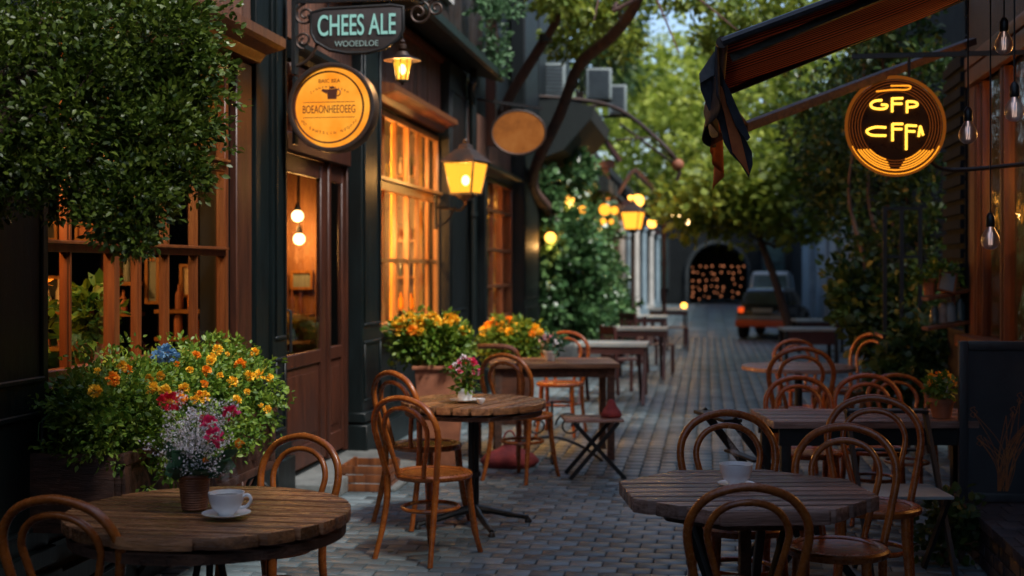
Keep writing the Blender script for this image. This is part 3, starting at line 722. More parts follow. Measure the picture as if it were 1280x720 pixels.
m = MB(); disc(m, .232, .242, ry-.045, ry-.031, cx=-.022, cz=.004); m.build('inner_ring', M['sign_ink'], rs, world=True)
yi = ry-.034
text('top_lettering', 'BAIC BEA', .036, M['sign_ink'], rs, (rx-.02, yi, rz_+.178), 0, .002)
for k, ch in enumerate('SINNEWTELLERN'):
    a = R(128-(76)*k/12); text('arc_lettering', ch, .02, M['sign_ink'], rs, (rx-.02+.205*math.cos(a)*1.0, yi, rz_-.035+.175*math.sin(a)), 0, .0015)
text('band_lettering', 'BOEAONHEEOEEG', .066, M['sign_ink'], rs, (rx-.022, yi, rz_-.012), 0, .002, .66, 1.15)
m = MB()
for z in (.036, -.066): m.box(rx-.2, rx+.155, yi-.002, yi, rz_+z, rz_+z+.004)
cxx, czz = rx+.0, rz_+.092
m.prism_y([(cxx-.03,czz-.035),(cxx+.03,czz-.035),(cxx+.038,czz+.035),(cxx-.035,czz+.03)][::-1], yi-.004, yi)
m.prism_y([(cxx-.036,czz+.0),(cxx-.075,czz+.02),(cxx-.066,czz+.034),(cxx-.034,czz+.03)][::-1], yi-.0036, yi-.0002)
m.prism_y([(cxx-.022,czz+.034),(cxx+.024,czz+.036),(cxx+.012,czz+.05),(cxx-.012,czz+.05)][::-1], yi-.004, yi)
m.tube([(cxx+.035+.022*math.cos(a), yi-.002, czz+.008+.022*math.sin(a)) for a in [PI/2-PI*i/8 for i in range(9)]], .004, 5)
m.build('cup_emblem', M['sign_ink'], rs, world=True)
for k, ch in enumerate('NO EANTELIN NEOVTI'):
    a = R(212+(116)*k/17)
    if ch != ' ': text('lower_lettering', ch, .026, M['sign_ink'], rs, (rx-.02+.215*math.cos(a), yi, rz_+.0+.17*math.sin(a)), 0, .0015)
m = MB(); m.box(ax, ax+.02, ry-.03, ry+.03, rz_-.24, rz_+.22)
for c, r0, r1, a0, tr in (((ax+.05,ry,rz_+.12),.05,.012,-PI/2,1.4), ((ax+.05,ry,rz_-.0),.05,.012,PI/2,-1.4), ((ax+.06,ry,rz_-.14),.06,.012,PI/2,-1.6)): m.tube(spiral(c, r0, r1, a0, tr), .009, 6)
m.bar((ax, ry, rz_), (rx-.29, ry, rz_), .018, .018); m.build('bracket', M['iron'], rs, world=True)

# hanging lamp
hl = W(503, 84, 8.75)
t = thing('hanging_lamp', 'lit glass lamp with a wide flared hat hanging under the iron arm', 'lamp', hl)
m = MB(); m.lathe([(.002,.105),(.035,.105),(.05,.078),(.125,.05),(.13,.044),(.05,.062),(.0,.06)], hl, 24, cap=False); m.lathe([(.012,.105),(.03,.125),(.03,.15),(.014,.16),(.02,.175),(.008,.19)], hl, 12); m.build('hat', M['iron_rust'], t, world=True, smooth=True)
m = MB(); m.lathe([(.06,.05),(.062,.02),(.04,-.085),(.038,-.09)], hl, 8, cap=False); m.build('glass', M['lamp_pane'], t, world=True)
m = MB()
for k in range(8):
    a = 2*PI*k/8; m.tube([(hl.x+.063*math.cos(a), hl.y+.063*math.sin(a), hl.z+.05), (hl.x+.041*math.cos(a), hl.y+.041*math.sin(a), hl.z-.088)], .0035, 5)
m.lathe([(.042,-.088),(.044,-.098),(.012,-.108),(.01,-.12),(.0,-.124)], hl, 12); m.build('cage', M['iron'], t, world=True)
m = MB(); m.sphere(hl+Vector((0,0,-.015)), .024, 12, 8, 1.5); m.build('bulb', M['lamp_core'], t, world=True, smooth=True)
m = MB(); m.tube([hl+Vector((0,0,.19)), (hl.x, hl.y, 3.36)], .005, 6); m.bar((hl.x, hl.y, 3.36), (ax+L-.06, ay, 3.38), .012, .012); m.build('chain', M['iron'], t, world=True)
lamp(t, hl+Vector((0,0,-.02)), 130, (1,.52,.17), .03)

# big wall lantern
def lantern(px, py, D, s, label, e, wallx=None, pm='lamp_pane', group=None, core=True):
    c = W(px, py, D); t = thing('wall_lantern', label, 'lantern', c, rz=TH-R(24), group=group)
    bw, tw, h = .13*s, .19*s, .36*s
    def ring(w, z): return [(-w,-w,z),(w,-w,z),(w,w,z),(-w,w,z)]
    m = MB(); m.add(ring(bw,-h/2)+ring(tw,h/2), [(0,1,5,4),(1,2,6,5),(2,3,7,6),(3,0,4,7)]); m.build('lantern_glass', M[pm], t)
    m = MB()
    for i in range(4):
        a, b = Vector(ring(bw*1.02,-h/2)[i]), Vector(ring(tw*1.02,h/2)[i]); m.bar(a, b, .018*s, .018*s)
        for w, z in ((bw*1.02,-h/2),(tw*1.02,h/2)): r = ring(w, z); m.bar(r[i], r[(i+1)%4], .022*s, .022*s)
    m.build('frame', M['iron_rust'], t)
    m = MB(); z = h/2+.008*s; rr = [(tw*1.22,z),(tw*.95,z+.05*s),(tw*.5,z+.14*s),(tw*.36,z+.15*s),(tw*.3,z+.2*s),(tw*.08,z+.22*s)]
    vs = []; fs = []
    for w, zz in rr: vs += ring(w, zz)
    for i in range(len(rr)-1):
        for j in range(4): j2 = (j+1)%4; fs.append((i*4+j, i*4+j2, i*4+4+j2, i*4+4+j))
    fs += [(3,2,1,0), tuple(len(vs)-4+j for j in range(4))]; m.add(vs, fs); m.sphere((0,0,z+.245*s), .03*s, 10, 6); m.build('roof', M['iron_rust'], t, bevel=.004)
    m = MB(); m.lathe([(bw*.9,-h/2-.012*s),(bw*.7,-h/2-.05*s),(.03*s,-h/2-.08*s),(.02*s,-h/2-.13*s)], (0,0,0), 4+8); m.build('base', M['iron_rust'], t)
    if core:
        m = MB(); m.sphere((0,0,-.02), .045*s, 12, 8, 1.3); m.build('bulb', M['lamp_core'], t, smooth=True)
    if wallx is not None:
        m = MB(); a = Vector((c.x, c.y, c.z-h/2-.12*s)); w = Vector((wallx, c.y+.05, a.z-.02))
        m.tube(crom([a, a+Vector((-.05,0,-.06)), (a+w)/2+Vector((0,0,-.03)), w],5), .014, 8); m.tube(crom([w+Vector((0,0,-.2)), w+Vector((.12,0,-.16)), a+Vector((-.1,0,-.02))],5), .01, 6)
        m.box(wallx, wallx+.02, c.y, c.y+.1, a.z-.25, a.z+.1); m.build('bracket', M['iron'], t, world=True)
    lamp(t, c, e, (1,.47,.12), .05*s)
    return t
lantern(582, 223, 13.0, .88, 'large lit wall lantern with four glowing yellow panes and peaked cap', 130, XF+.14)

# oval sign on its own arm
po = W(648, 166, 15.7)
t = thing('oval_sign', 'blank oval orange brown sign with a painted-in glow hanging beyond the lantern', 'sign', po, rz=TH)
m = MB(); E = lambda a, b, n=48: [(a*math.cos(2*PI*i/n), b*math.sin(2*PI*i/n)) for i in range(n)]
m.prism_y(E(.325,.262), -.03, .03); m.build('board', emis('oval_sign_glow', (1,.30,.075), .2), t)  # orange glow put in as emission, no lamp inside the board
m = MB(); m.tube([(x,-.02,z) for x,z in E(.33,.268)], .018, 8, closed=True); _m = t_sign_face = bpy.data.materials['oval_sign_glow']; _q = _m.node_tree; _n = node(_q, 'ShaderNodeTexNoise', i_Scale=2.6, i_Detail=7.0, i_Roughness=.7); _tc = node(_q, 'ShaderNodeTexCoord'); _q.links.new(_tc.outputs['Object'], _n.inputs['Vector']); _r = ramp(_q, _n.outputs['Fac'], [(.3, (.35,.12,.04)), (.5, (.8,.26,.06)), (.72, (1,.38,.10))]); _q.links.new(_r.outputs[0], [z for z in _q.nodes if z.type == 'EMISSION'][0].inputs[0])
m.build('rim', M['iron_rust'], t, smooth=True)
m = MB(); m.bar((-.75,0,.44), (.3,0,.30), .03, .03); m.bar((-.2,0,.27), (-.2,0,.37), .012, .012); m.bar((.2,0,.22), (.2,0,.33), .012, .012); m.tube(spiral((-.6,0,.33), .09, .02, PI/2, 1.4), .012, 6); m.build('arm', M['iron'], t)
# ============================================================ bentwood chairs
def make_chair():
    t = thing('bentwood_chair', 'x', 'chair', (0,0,0), group='bentwood chairs around the street tables')
    ro, ri = .0165, .0135
    # the bent back: outer hoop with the pinched waist
    half = [(.165,-.178,.455),(.178,-.19,.52),(.198,-.207,.62),(.212,-.226,.72),(.192,-.243,.80),(.125,-.256,.868),(0,-.263,.898)]
    pts = half+[(-x,y,z) for x,y,z in half[:-1][::-1]]
    m = MB(); m.tube(crom(pts, 5), ro, 12); m.build('back_hoop', M['chair_gold'], t, smooth=True)
    h2 = [(.085,-.182,.468),(.10,-.195,.54),(.132,-.212,.66),(.142,-.228,.73),(.118,-.243,.79),(.07,-.252,.828),(0,-.256,.842)]
    pts = h2+[(-x,y,z) for x,y,z in h2[:-1][::-1]]
    m = MB(); m.tube(crom(pts, 5), ri, 10); m.build('inner_hoop', M['chair_gold'], t, smooth=True)
    prof = [(.165,-.015),(.205,-.015),(.212,-.005),(.212,.008),(.203,.017),(.175,.018),(.165,.012)]
    m = MB(); m.lathe([(r, .45+z) for r, z in prof], (0,0,0), 40, cap=False); m.v = [(x*(1-.10*max(0,-y/.2)), y, z) for x, y, z in m.v]
    m.build('seat_ring', M['chair_gold'], t, smooth=True)
    m = MB(); m.lathe([(.001,.452),(.10,.454),(.166,.460),(.17,.452),(.17,.44),(.001,.44)], (0,0,0), 36, cap=False); m.v = [(x*(1-.10*max(0,-y/.2)), y, z) for x, y, z in m.v]
    m.build('seat', M['seat_gold'], t, smooth=True)
    for s in (-1, 1):
        m = MB(); m.tube(crom([(s*.165,-.178,.455),(s*.16,-.185,.33),(s*.168,-.215,.16),(s*.185,-.255,0)], 4), [.0185]*5+[.017]*4+[.015]*4, 10); m.build('leg', M['chair_gold'], t, smooth=True)
        m = MB(); m.tube(crom([(s*.135,.13,.445),(s*.142,.142,.30),(s*.158,.165,.12),(s*.172,.195,0)], 4), [.021]*4+[.0185]*5+[.0145]*4, 10); m.build('leg', M['chair_gold'], t, smooth=True)
    m = MB(); m.tube([(.145*math.cos(a), -.02+.155*math.sin(a), .27) for a in [2*PI*i/36 for i in range(36)]], .0115, 8, closed=True)
    m.build('leg_ring', M['chair_gold'], t, smooth=True)
    return t
chair0 = make_chair(); used = [False]
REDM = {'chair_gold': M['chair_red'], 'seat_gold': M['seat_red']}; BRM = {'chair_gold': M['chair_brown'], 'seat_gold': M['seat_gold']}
def chair(px, D, phi, label, mats=None, s=1.0, sz=1.0):
    g = G(px, D)
    o = chair0 if not used[0] else copy_tree(chair0)
    used[0] = True
    o.location = g; o.rotation_euler = (0, 0, TH-R(phi)); o.scale = (s, s, s*sz); o['label'] = label
    return o
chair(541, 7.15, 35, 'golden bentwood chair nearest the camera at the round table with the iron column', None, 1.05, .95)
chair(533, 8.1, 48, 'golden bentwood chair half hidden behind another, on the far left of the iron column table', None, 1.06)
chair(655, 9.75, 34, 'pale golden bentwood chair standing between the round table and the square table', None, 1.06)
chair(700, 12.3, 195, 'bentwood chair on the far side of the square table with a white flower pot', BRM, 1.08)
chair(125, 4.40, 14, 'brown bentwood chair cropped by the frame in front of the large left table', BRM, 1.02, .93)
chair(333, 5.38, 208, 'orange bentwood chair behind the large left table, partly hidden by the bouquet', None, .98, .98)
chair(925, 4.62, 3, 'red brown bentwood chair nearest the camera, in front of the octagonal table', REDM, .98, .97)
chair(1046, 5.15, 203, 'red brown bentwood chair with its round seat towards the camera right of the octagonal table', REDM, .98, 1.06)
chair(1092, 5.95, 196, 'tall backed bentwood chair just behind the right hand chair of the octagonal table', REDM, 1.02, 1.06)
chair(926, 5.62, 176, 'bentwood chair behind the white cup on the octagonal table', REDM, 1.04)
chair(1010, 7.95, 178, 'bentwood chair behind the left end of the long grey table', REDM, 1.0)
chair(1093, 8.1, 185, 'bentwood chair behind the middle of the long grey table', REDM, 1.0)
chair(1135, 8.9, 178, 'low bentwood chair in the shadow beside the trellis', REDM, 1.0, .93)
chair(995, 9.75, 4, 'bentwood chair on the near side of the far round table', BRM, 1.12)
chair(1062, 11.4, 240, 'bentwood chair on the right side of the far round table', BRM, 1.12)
chair(1002, 12.2, 178, 'bentwood chair mostly hidden on the far side of the far round table', BRM, 1.0)

# ============================================================ tables
def circ(r, n=48): return [(r*math.cos(2*PI*(i+.5)/n), r*math.sin(2*PI*(i+.5)/n)) for i in range(n)]
def scroll_legs(m, h, r, n=4, rad=.013, a0=.4):
    for k in range(n):
        a = a0+2*PI*k/n; c, s = math.cos(a), math.sin(a)
        m.tube(crom([(c*.03, s*.03, h), (c*.06, s*.06, h*.72), (c*.16, s*.16, h*.45), (c*.10, s*.10, h*.25), (c*r*.7, s*r*.7, .10), (c*r, s*r, .012)], 6), rad, 8)
        m.tube([Vector((0,0,0))+Vector(((.12+q.x)*c, (.12+q.x)*s, q.z)) for q in spiral((0,0,h*.5), .07, .015, PI, 1.5)], rad*.7, 6)
# large left table
TLc = G(262, 4.56); TL = thing('round_table', 'large round plank table with basket bouquet and blue white cup at lower left', 'table', TLc, TH-R(9))
planks(circ(.5), .098, .021, .70, .74, 'tabletop', M['plank_warm'], TL, .004, .03)
m = MB(); m.lathe([(.46,.645),(.482,.65),(.484,.683),(.46,.684)], (0,0,0), 48); m.build('apron', M['plank_edge'], TL)
m = MB(); m.box(-.05, .05, -.44, .44, .685, .699); m.build('batten', M['plank_edge'], TL)
m = MB(); scroll_legs(m, .64, .36); m.lathe([(.08,.63),(.09,.653)], (0,0,0), 16); m.tube([(.17*math.cos(a),.17*math.sin(a),.3) for a in [2*PI*i/30 for i in range(30)]], .009, 6, closed=True); m.build('iron_base', M['iron'], TL, smooth=True)
# octagonal table
T1c = G(931, 4.98); T1 = thing('octagonal_table', 'eight sided weathered plank table with a white steaming cup at lower right', 'table', T1c, TH+R(3))
planks(circ(.505, 8), .096, .022, .69, .742, 'tabletop', M['plank_grey'], T1, .005, .02)
m = MB(); m.prism(circ(.36, 8), .645, .672); m.build('apron', M['plank_edge'], T1, bevel=.004)
m = MB(); m.box(-.04, .04, -.42, .42, .673, .689); m.build('batten', M['plank_edge'], T1); m = MB(); m.box(-.022, .022, -.022, .022, .03, .644); m.build('column', M['plank_edge'], T1, bevel=.006)
for a in (30, 150, 270, 210):
    m = MB(); c, s = math.cos(R(a)), math.sin(R(a)); m.bar((c*.26, s*.26, .654), (c*.12, s*.12, .3), .03, .03); m.bar((c*.12, s*.12, .3), (c*.30, s*.30, .0), .03, .03); m.build('leg', M['iron'], T1, bevel=.004)
# round table with iron column
TCc = G(592, 7.95); TC = thing('bistro_table', 'round striped plank table on a black iron column with spread feet', 'table', TCc, TH+R(64))
planks(circ(.45), .105, .018, .735, .775, 'tabletop', M['plank_warm'], TC, .004, .05)
m = MB(); m.lathe([(.40,.69),(.425,.694),(.43,.718)], (0,0,0), 40); m.build('apron', M['plank_edge'], TC)
m = MB()
for q in (-.03, .03): m.lathe([(.02, .09), (.02, .70)], (q, 0, 0), 12)
m.box(-.055, .055, -.02, .02, .3, .33); m.box(-.12, .12, -.12, .12, .685, .699); m.build('column', M['iron'], TC, smooth=True)
for k in range(4):
    a = PI/4+k*PI/2; c, s = math.cos(a), math.sin(a)
    m = MB(); m.tube(crom([(0,0,.11),(c*.12,s*.12,.085),(c*.26,s*.26,.05),(c*.36,s*.36,.03)],5), [.026]*5+[.02]*5+[.015]*6, 8); m.lathe([(.022,0),(.022,.012),(.01,.03)], (c*.36,s*.36,0), 10); m.build('foot', M['iron'], TC, smooth=True)
def rect(a, b): return [(-a,-b),(a,-b),(a,b),(-a,b)]
def legs4(t, a, b, h, w, mat, name='leg'):
    for x in (-a, a):
        for y in (-b, b): m = MB(); m.box(x-w/2, x+w/2, y-w/2, y+w/2, 0, h); m.build(name, M[mat], t, bevel=.003)
# long grey table on the right
T2 = thing('long_table', 'long narrow weathered grey table holding the small terracotta flower pot', 'table', G(1092, 7.5), TH+R(1))
planks(rect(.66, .33), .094, .011, .70, .74, 'tabletop', M['plank_grey'], T2, .004)
m = MB(); m.box(-.62, .62, -.29, -.265, .60, .698); m.box(-.62, .62, .265, .29, .60, .698); m.box(-.60, .60, -.02, .02, .25, .29); m.each('apron', M['black'], T2)
legs4(T2, .58, .26, .70, .055, 'black')
# far round table on the right
T3 = thing('round_table', 'smaller round reddish table farther up the street on the right', 'table', G(998, 11.2), TH)
planks(circ(.49), .12, .005, .71, .745, 'tabletop', M['plank_grey'], T3, .004)
m = MB(); m.lathe([(.2,0),(.2,.02),(.035,.05),(.035,.68),(.1,.705)], (0,0,0), 16); m.build('column', M['iron'], T3, smooth=True)
# square table on the left
T5 = thing('square_table', 'rectangular plank table with square legs and a white pot of pink flowers', 'table', G(690, 11.0), TH+R(2))
planks(rect(.54, .40), .1, .011, .765, .805, 'tabletop', M['plank'], T5, .004)
m = MB(); m.box(-.49, .49, -.35, -.33, .69, .763); m.box(-.49, .49, .33, .35, .69, .763); m.each('apron', M['plank_edge'], T5)
legs4(T5, .47, .33, .765, .06, 'plank_edge')
# dark slatted folding tables up the left side
def dark_table(px, D, w, d, h, label, rz=0):
    t = thing('folding_table', label, 'table', G(px, D), rz, group='dark slatted tables along the left side')
    m = MB(); n = 5
    for k in range(n): y = -d+2*d*k/n; m.box(-w, w, y, y+2*d/n-.012, h-.035, h)
    m.build('tabletop', M['top_pale'], t)
    m = MB(); m.box(-w+.03, w-.03, -d+.02, -d+.04, h-.12, h-.037); m.box(-w+.03, w-.03, d-.04, d-.02, h-.12, h-.037); m.each('apron', M['maroon_wood'], t)
    for s in (-1, 1):
        m = MB(); m.bar((s*(w-.05), -d+.06, 0), (s*(w-.05), d-.06, h-.05), .04, .04); m.build('leg', M['maroon_wood'], t)
        m = MB(); m.bar((s*(w-.1), d-.06, 0), (s*(w-.1), -d+.06, h-.05), .04, .04); m.build('leg', M['maroon_wood'], t)
    return t
dark_table(766, 15.2, .42, .34, .72, 'dark slatted table with pale top just behind the square plank table')
dark_table(800, 18.6, .40, .34, .74, 'second dark slatted table with pale top up the left side')
dark_table(836, 27, .42, .4, .74, 'farthest dark slatted table beside the pale columns')
dark_table(808, 23.2, .38, .34, .74, 'small dark slatted table between the dark chairs and the columns')
def dark_chair(px, D, phi, label, w=.21, h=.86, top=True, pale=False):
    t = thing('slatted_chair', label, 'chair', G(px, D), TH-R(phi), group='dark wooden slatted chairs')
    m = MB()
    for k in range(4): m.box(-w, w, -.2+.1*k, -.2+.1*k+.085, .43, .45)
    m.build('seat', M['top_pale' if pale else 'maroon_wood'], t)
    for s in (-1, 1):
        m = MB(); m.bar((s*w, -.2, 0), (s*w, -.25, h), .035, .035); m.build('leg', M['maroon_wood'], t)
        m = MB(); m.bar((s*w, .18, 0), (s*w, .18, .43), .035, .035); m.build('leg', M['maroon_wood'], t)
    m = MB(); m.box(-w-.01, w+.01, -.262, -.235, h-.1, h)
    for k in range(5): m.box(-w+.05+.08*k, -w+.08+.08*k, -.25, -.235, .5, h-.1)
    m.box(-w, w, -.245, -.225, .46, .5); m.build('backrest', M['maroon_wood'], t)
    return t
dark_chair(782, 16.3, 70, 'dark slatted chair drawn up between the two slatted tables')
dark_chair(826, 19.4, 100, 'dark slatted chair standing out on the paving with an open slatted back')
dark_chair(800, 21.2, 60, 'dark slatted chair tucked behind the second slatted table')
dark_chair(846, 25, 90, 'dark slatted chair close to the farthest slatted table')
# wooden bench with curved top rail left behind the planters
t = thing('curved_seat', 'short wooden seat with a rounded top rail behind the golden chair', 'seat', G(616, 10.6), TH-R(10))
m = MB(); m.tube(crom([(-.2,0,.80),(-.19,0,.92),(-.1,0,.95),(.08,0,.95),(.18,0,.92),(.22,0,.82),(.23,0,.44)],5), .022, 8); m.build('top_rail', M['chair_brown'], t, smooth=True)
m = MB()
for k in range(4): m.box(-.2, .24, .0+.1*k, .09+.1*k, .42, .445)
m.build('seat', M['chair_brown'], t)
for x, y in ((-.19,.02),(.22,.02),(-.19,.36),(.22,.36)):
    m = MB(); m.box(x-.02, x+.02, y-.02, y+.02, 0, .42 if y > .1 else .8); m.build('leg', M['chair_brown'], t)
# folding stool with crossed legs
t = thing('folding_stool', 'grey topped folding stool on crossed dark legs beside the square table', 'stool', G(742, 9.85), TH+R(4))
m = MB()
for k in range(5): m.box(-.235, .21, -.17+.07*k, -.17+.07*k+.062, .43, .452)
m.build('seat', M['plank_grey'], t, bevel=.003)
for y in (-.15, .15):
    m = MB(); m.bar((-.2, y, 0), (.17, y, .43), .022, .03); m.build('leg', M['iron'], t)
    m = MB(); m.bar((.22, y-.02, 0), (-.17, y-.02, .43), .022, .03); m.build('leg', M['iron'], t)
g = G(764, 9.85, .453); t = thing('cloth_bundle', 'small crumpled red cloth lying on the folding stool', 'cloth', g)
m = MB(); m.lathe([(.0,0),(.075,.002),(.085,.02),(.06,.05),(.035,.085),(.02,.13),(.0,.14)], (0,0,0), 18); m.v = [(x*(1+.25*math.sin(9*y/.08)), y*(1+.2*math.cos(40*x+z*30)), z) for x, y, z in m.v]; m.v = [(x, y, max(z, 0)) for x, y, z in m.v]; tag(m.build('cloth', M['red_cloth'], t, smooth=True, angle=180))
g = G(637, 10.3, 0); t = thing('red_bag', 'crumpled dull red bag on the ground behind the golden chair', 'bag', g, TH)
m = MB(); m.lathe([(.0,0),(.16,.0),(.18,.05),(.14,.11),(.07,.15),(.04,.18),(.05,.2)], (0,0,0), 22, cap=False); m.v = [(x*1.25*(1+.1*math.sin(30*y+z*20)), y*(.8+.1*math.sin(25*x)), z) for x, y, z in m.v]; m.build('sack', M['red_cloth'], t, smooth=True, angle=180)
m = MB(); m.tube([(.05*math.cos(a), 0, .2+.09*math.sin(a)) for a in [PI*i/12 for i in range(13)]], .008, 6); m.build('strap', M['red_cloth'], t, smooth=True)
# wrought iron stand under the square table
t = thing('iron_stand', 'curly black iron stand under the square plank table', 'stand', G(690, 10.6), TH)
m = MB(); m.tube(crom([(-.4,0,0),(-.3,0,.14),(0,0,.2),(.25,0,.12),(.42,0,0)],5), .013, 7); m.tube(spiral((-.12,0,.3),.11,.02,0,1.6), .009, 6); m.tube(spiral((.14,0,.3),.11,.02,PI,-1.6), .009, 6); m.bar((0,-.2,.012),(0,.2,.012),.02,.02); m.bar((0,0,.012),(0,0,.5),.02,.02); m.build('scrollwork', M['iron'], t, smooth=True)
# folding chair at the long table: dark frame, pale seat
def dark_folder(px, D, phi, label, tilt=.16):
    t = thing('folding_chair', label, 'chair', G(px, D), TH-R(phi), group='dark folding chairs with pale seats')
    m = MB(); m.box(-.2, .2, -.18, .2, .44, .458); m.build('seat', M['top_pale'], t, bevel=.006)
    for s in (-1, 1):
        m = MB(); m.bar((s*.21, .22, 0), (s*.21, -.28-tilt, .84), .02, .04); m.build('leg', M['black'], t)
        m = MB(); m.bar((s*.185, -.24, 0), (s*.185, .16, .44), .02, .035); m.build('leg', M['black'], t)
    m = MB(); m.bar((-.22,-.28-tilt+.0,.83),(.22,-.28-tilt,.83),.10,.018); m.bar((-.2,-.3,.62),(.2,-.3,.62),.05,.014); m.build('backrest', M['black'], t, bevel=.004)
    return t
dark_folder(995, 6.75, 78, 'dark folding chair with slanted back rail at the left end of the long grey table')
dark_folder(1128, 6.6, 180, 'dark folding chair with pale seat under the right part of the long grey table', .02)
# low timber crate beside the doorstep
t = thing('timber_crate', 'low orange brown timber crate on the ground left of the golden chairs', 'crate', G(463, 9.35), TH-R(6))
m = MB(); w, d, h = .17, .2, .18
for z in (0, .062, .124):
    m.box(-w, w, -d-.012, -d, z+.002, z+.056); m.box(-w, w, d, d+.012, z+.002, z+.056); m.box(-w-.012, -w, -d, d, z+.002, z+.056); m.box(w, w+.012, -d, d, z+.002, z+.056)
m.box(-w, w, -d, d, .004, .02); m.build('slats', M['amber_wood'], t, bevel=.002)
m = MB()
for x in (-w, w-.03):
    for y in (-d, d-.03): m.box(x+.001, x+.029, y+.001, y+.029, .021, h+.01)
m.build('corner_post', M['amber_wood'], t)

# ============================================================ things on the tables
def cup(t, cc, s, handle=None, coffee=True):
    m = MB(); m.lathe([(.024*s,.0),(.026*s,.006*s),(.042*s,.02*s),(.052*s,.045*s),(.055*s,.068*s),(.052*s,.068*s),(.048*s,.045*s),(.038*s,.022*s),(.0,.014*s)], cc, 36, cap=False); m.build('bowl', M['white_china'], t, smooth=True, angle=60)
    if handle is not None:
        c = Vector(cc); d = Vector((math.cos(handle), math.sin(handle), 0)); m = MB()
        m.tube(crom([c+d*.05*s+Vector((0,0,.056*s)), c+d*.068*s+Vector((0,0,.062*s)), c+d*.078*s+Vector((0,0,.048*s)), c+d*.066*s+Vector((0,0,.028*s)), c+d*.044*s+Vector((0,0,.022*s))],5), .0052*s, 8); m.build('handle', M['white_china'], t, smooth=True)
    if coffee: m = MB(); m.lathe([(.0001,.056*s),(.0488*s,.056*s)], cc, 28, cap=False); m.build('coffee', M['coffee'], t)
def saucer(label, loc, s, grp=None):
    t = thing('saucer', label, 'saucer', loc); m = MB(); m.lathe([(.0001,.001),(.034*s,.001),(.04*s,.004*s),(.073*s,.012*s),(.074*s,.015*s),(.04*s,.008*s),(.0001,.007*s)], (0,0,0), 40, cap=False); m.build('dish', M['white_china'], t, smooth=True, angle=60); return t
s = 1.13; cl = G(283, 4.40, .744)
saucer('pale blue white saucer under the handled cup on the left table', cl, s)
t = thing('coffee_cup', 'pale blue white coffee cup with a side handle beside the bouquet basket', 'cup', cl+Vector((0,0,.0085)), TH); cup(t, (0,0,0), s, -.15)
cr = G(920, 5.02, .744)
saucer('small saucer under the handleless bowl cup on the octagonal table', cr, .98)
t = thing('bowl_cup', 'white steaming cup standing on the octagonal table', 'cup', cr+Vector((0,0,.0075)), TH); cup(t, (0,0,0), 1.2)
# steam
def steam(base, h, seed, label):
    rn = random.Random(seed); m = MB()
    for k in range(2):
        pts = []; x = y = 0
        for i in range(9):
            q = i/8; pts.append(base+Vector((.014*math.sin(q*5+k*2+seed)+(.012*k), .01*math.cos(q*4+k), h*q*(1-.25*k))))
        m.tube(pts, [.006+.014*math.sin(PI*min(1, (i+.7)/8.7))*(.5+.5*i/8) for i in range(9)], 8)
    mt, nt, b, out = newmat('steam'); nt.nodes.remove(b)
    v = node(nt, 'ShaderNodeVolumePrincipled'); v.inputs['Color'].default_value = (1,1,1,1)
    n = node(nt, 'ShaderNodeTexNoise', i_Scale=45.0, i_Detail=3.0); tc = node(nt, 'ShaderNodeTexCoord'); nt.links.new(tc.outputs['Object'], n.inputs['Vector'])
    mr = node(nt, 'ShaderNodeMapRange'); mr.inputs['From Min'].default_value = .42; mr.inputs['From Max'].default_value = .7; mr.inputs['To Max'].default_value = 13; nt.links.new(n.outputs['Fac'], mr.inputs[0]); nt.links.new(mr.outputs[0], v.inputs['Density'])
    nt.links.new(v.outputs[0], out.inputs['Volume'])
    o = m.build('steam', mt, smooth=True); tag(o, label, 'steam', kind='stuff')
steam(cr+Vector((-.01,0,.085)), .17, 1, 'faint wisp of steam over the cup on the octagonal table')
steam(cl+Vector((.01,0,.085)), .13, 3, 'faint wisp of steam over the cup on the left table')

def bloomV(c, r, n, up, petalw='kite', jit=.9):
    P = np.tile(np.array(c, float), (n,1)); u = nz(rng.normal(0,1,(n,3))+np.array(up)*1.1); return P+u*r*.5, u
def blooms(t, items, petal_n=40):
    for c, r, mat, up in items:
        P, D = bloomV(c, r, petal_n, up); leaves('flower', P, D, r*.62, M[mat], t, 'petal', jit=.6)
# basket bouquet
bq = G(243, 4.54, .744); t = thing('flower_basket', 'wicker basket of white sprays, pink and red flowers on the left table', 'flower basket', bq)
m = MB(); n = 44
def wick(r, z, ph): return [( (r+.0035*math.sin(22*a+ph))*math.cos(a), (r+.0035*math.sin(22*a+ph))*math.sin(a), z) for a in [2*PI*i/n for i in range(n)]]
H = 14
for k in range(H): q = k/(H-1); m.tube(wick(.041+.012*q, .006+.112*q, PI*(k % 2)), .0048, 5, closed=True)
for k in range(22):
    a = 2*PI*k/22; m.tube([(.041*math.cos(a), .041*math.sin(a), .0), (.053*math.cos(a), .053*math.sin(a), .122)], .003, 5)
m.tube([(.055*math.cos(a), .055*math.sin(a), .122) for a in [2*PI*i/30 for i in range(30)]], .0065, 7, closed=True); m.lathe([(.0001,.003),(.04,.003)], (0,0,0), 20, cap=False)
m.build('basket', M['wicker'], t, smooth=True)
cb = np.array(bq); Rr = np.array([CT, ST, 0]); Ff = np.array([-ST, CT, 0]); Zz = np.array([0,0,1])
def cam3(px, py, D): return np.array(W(px, py, D))
m = MB(); sprays = []
for k in range(92):
    px = random.gauss(248, 20); py = random.gauss(550, 22)-abs(px-246)*.1
    if px > 285: py -= 12
    p = cam3(px, min(py, 588), 4.54+random.uniform(-.12,.12)); sprays.append(p)
    b = cb+np.array([random.uniform(-.02,.02), random.uniform(-.02,.02), .1]); mid = (b+p)/2+np.array([0,0,.03]); m.tube(crom([b, mid, p], 4), .0014, 4)
m.build('stems', M['stem_green'], t, world=True)
P = []; 
for c in sprays: P.append(c+rng.normal(0, .014, (34,3)))
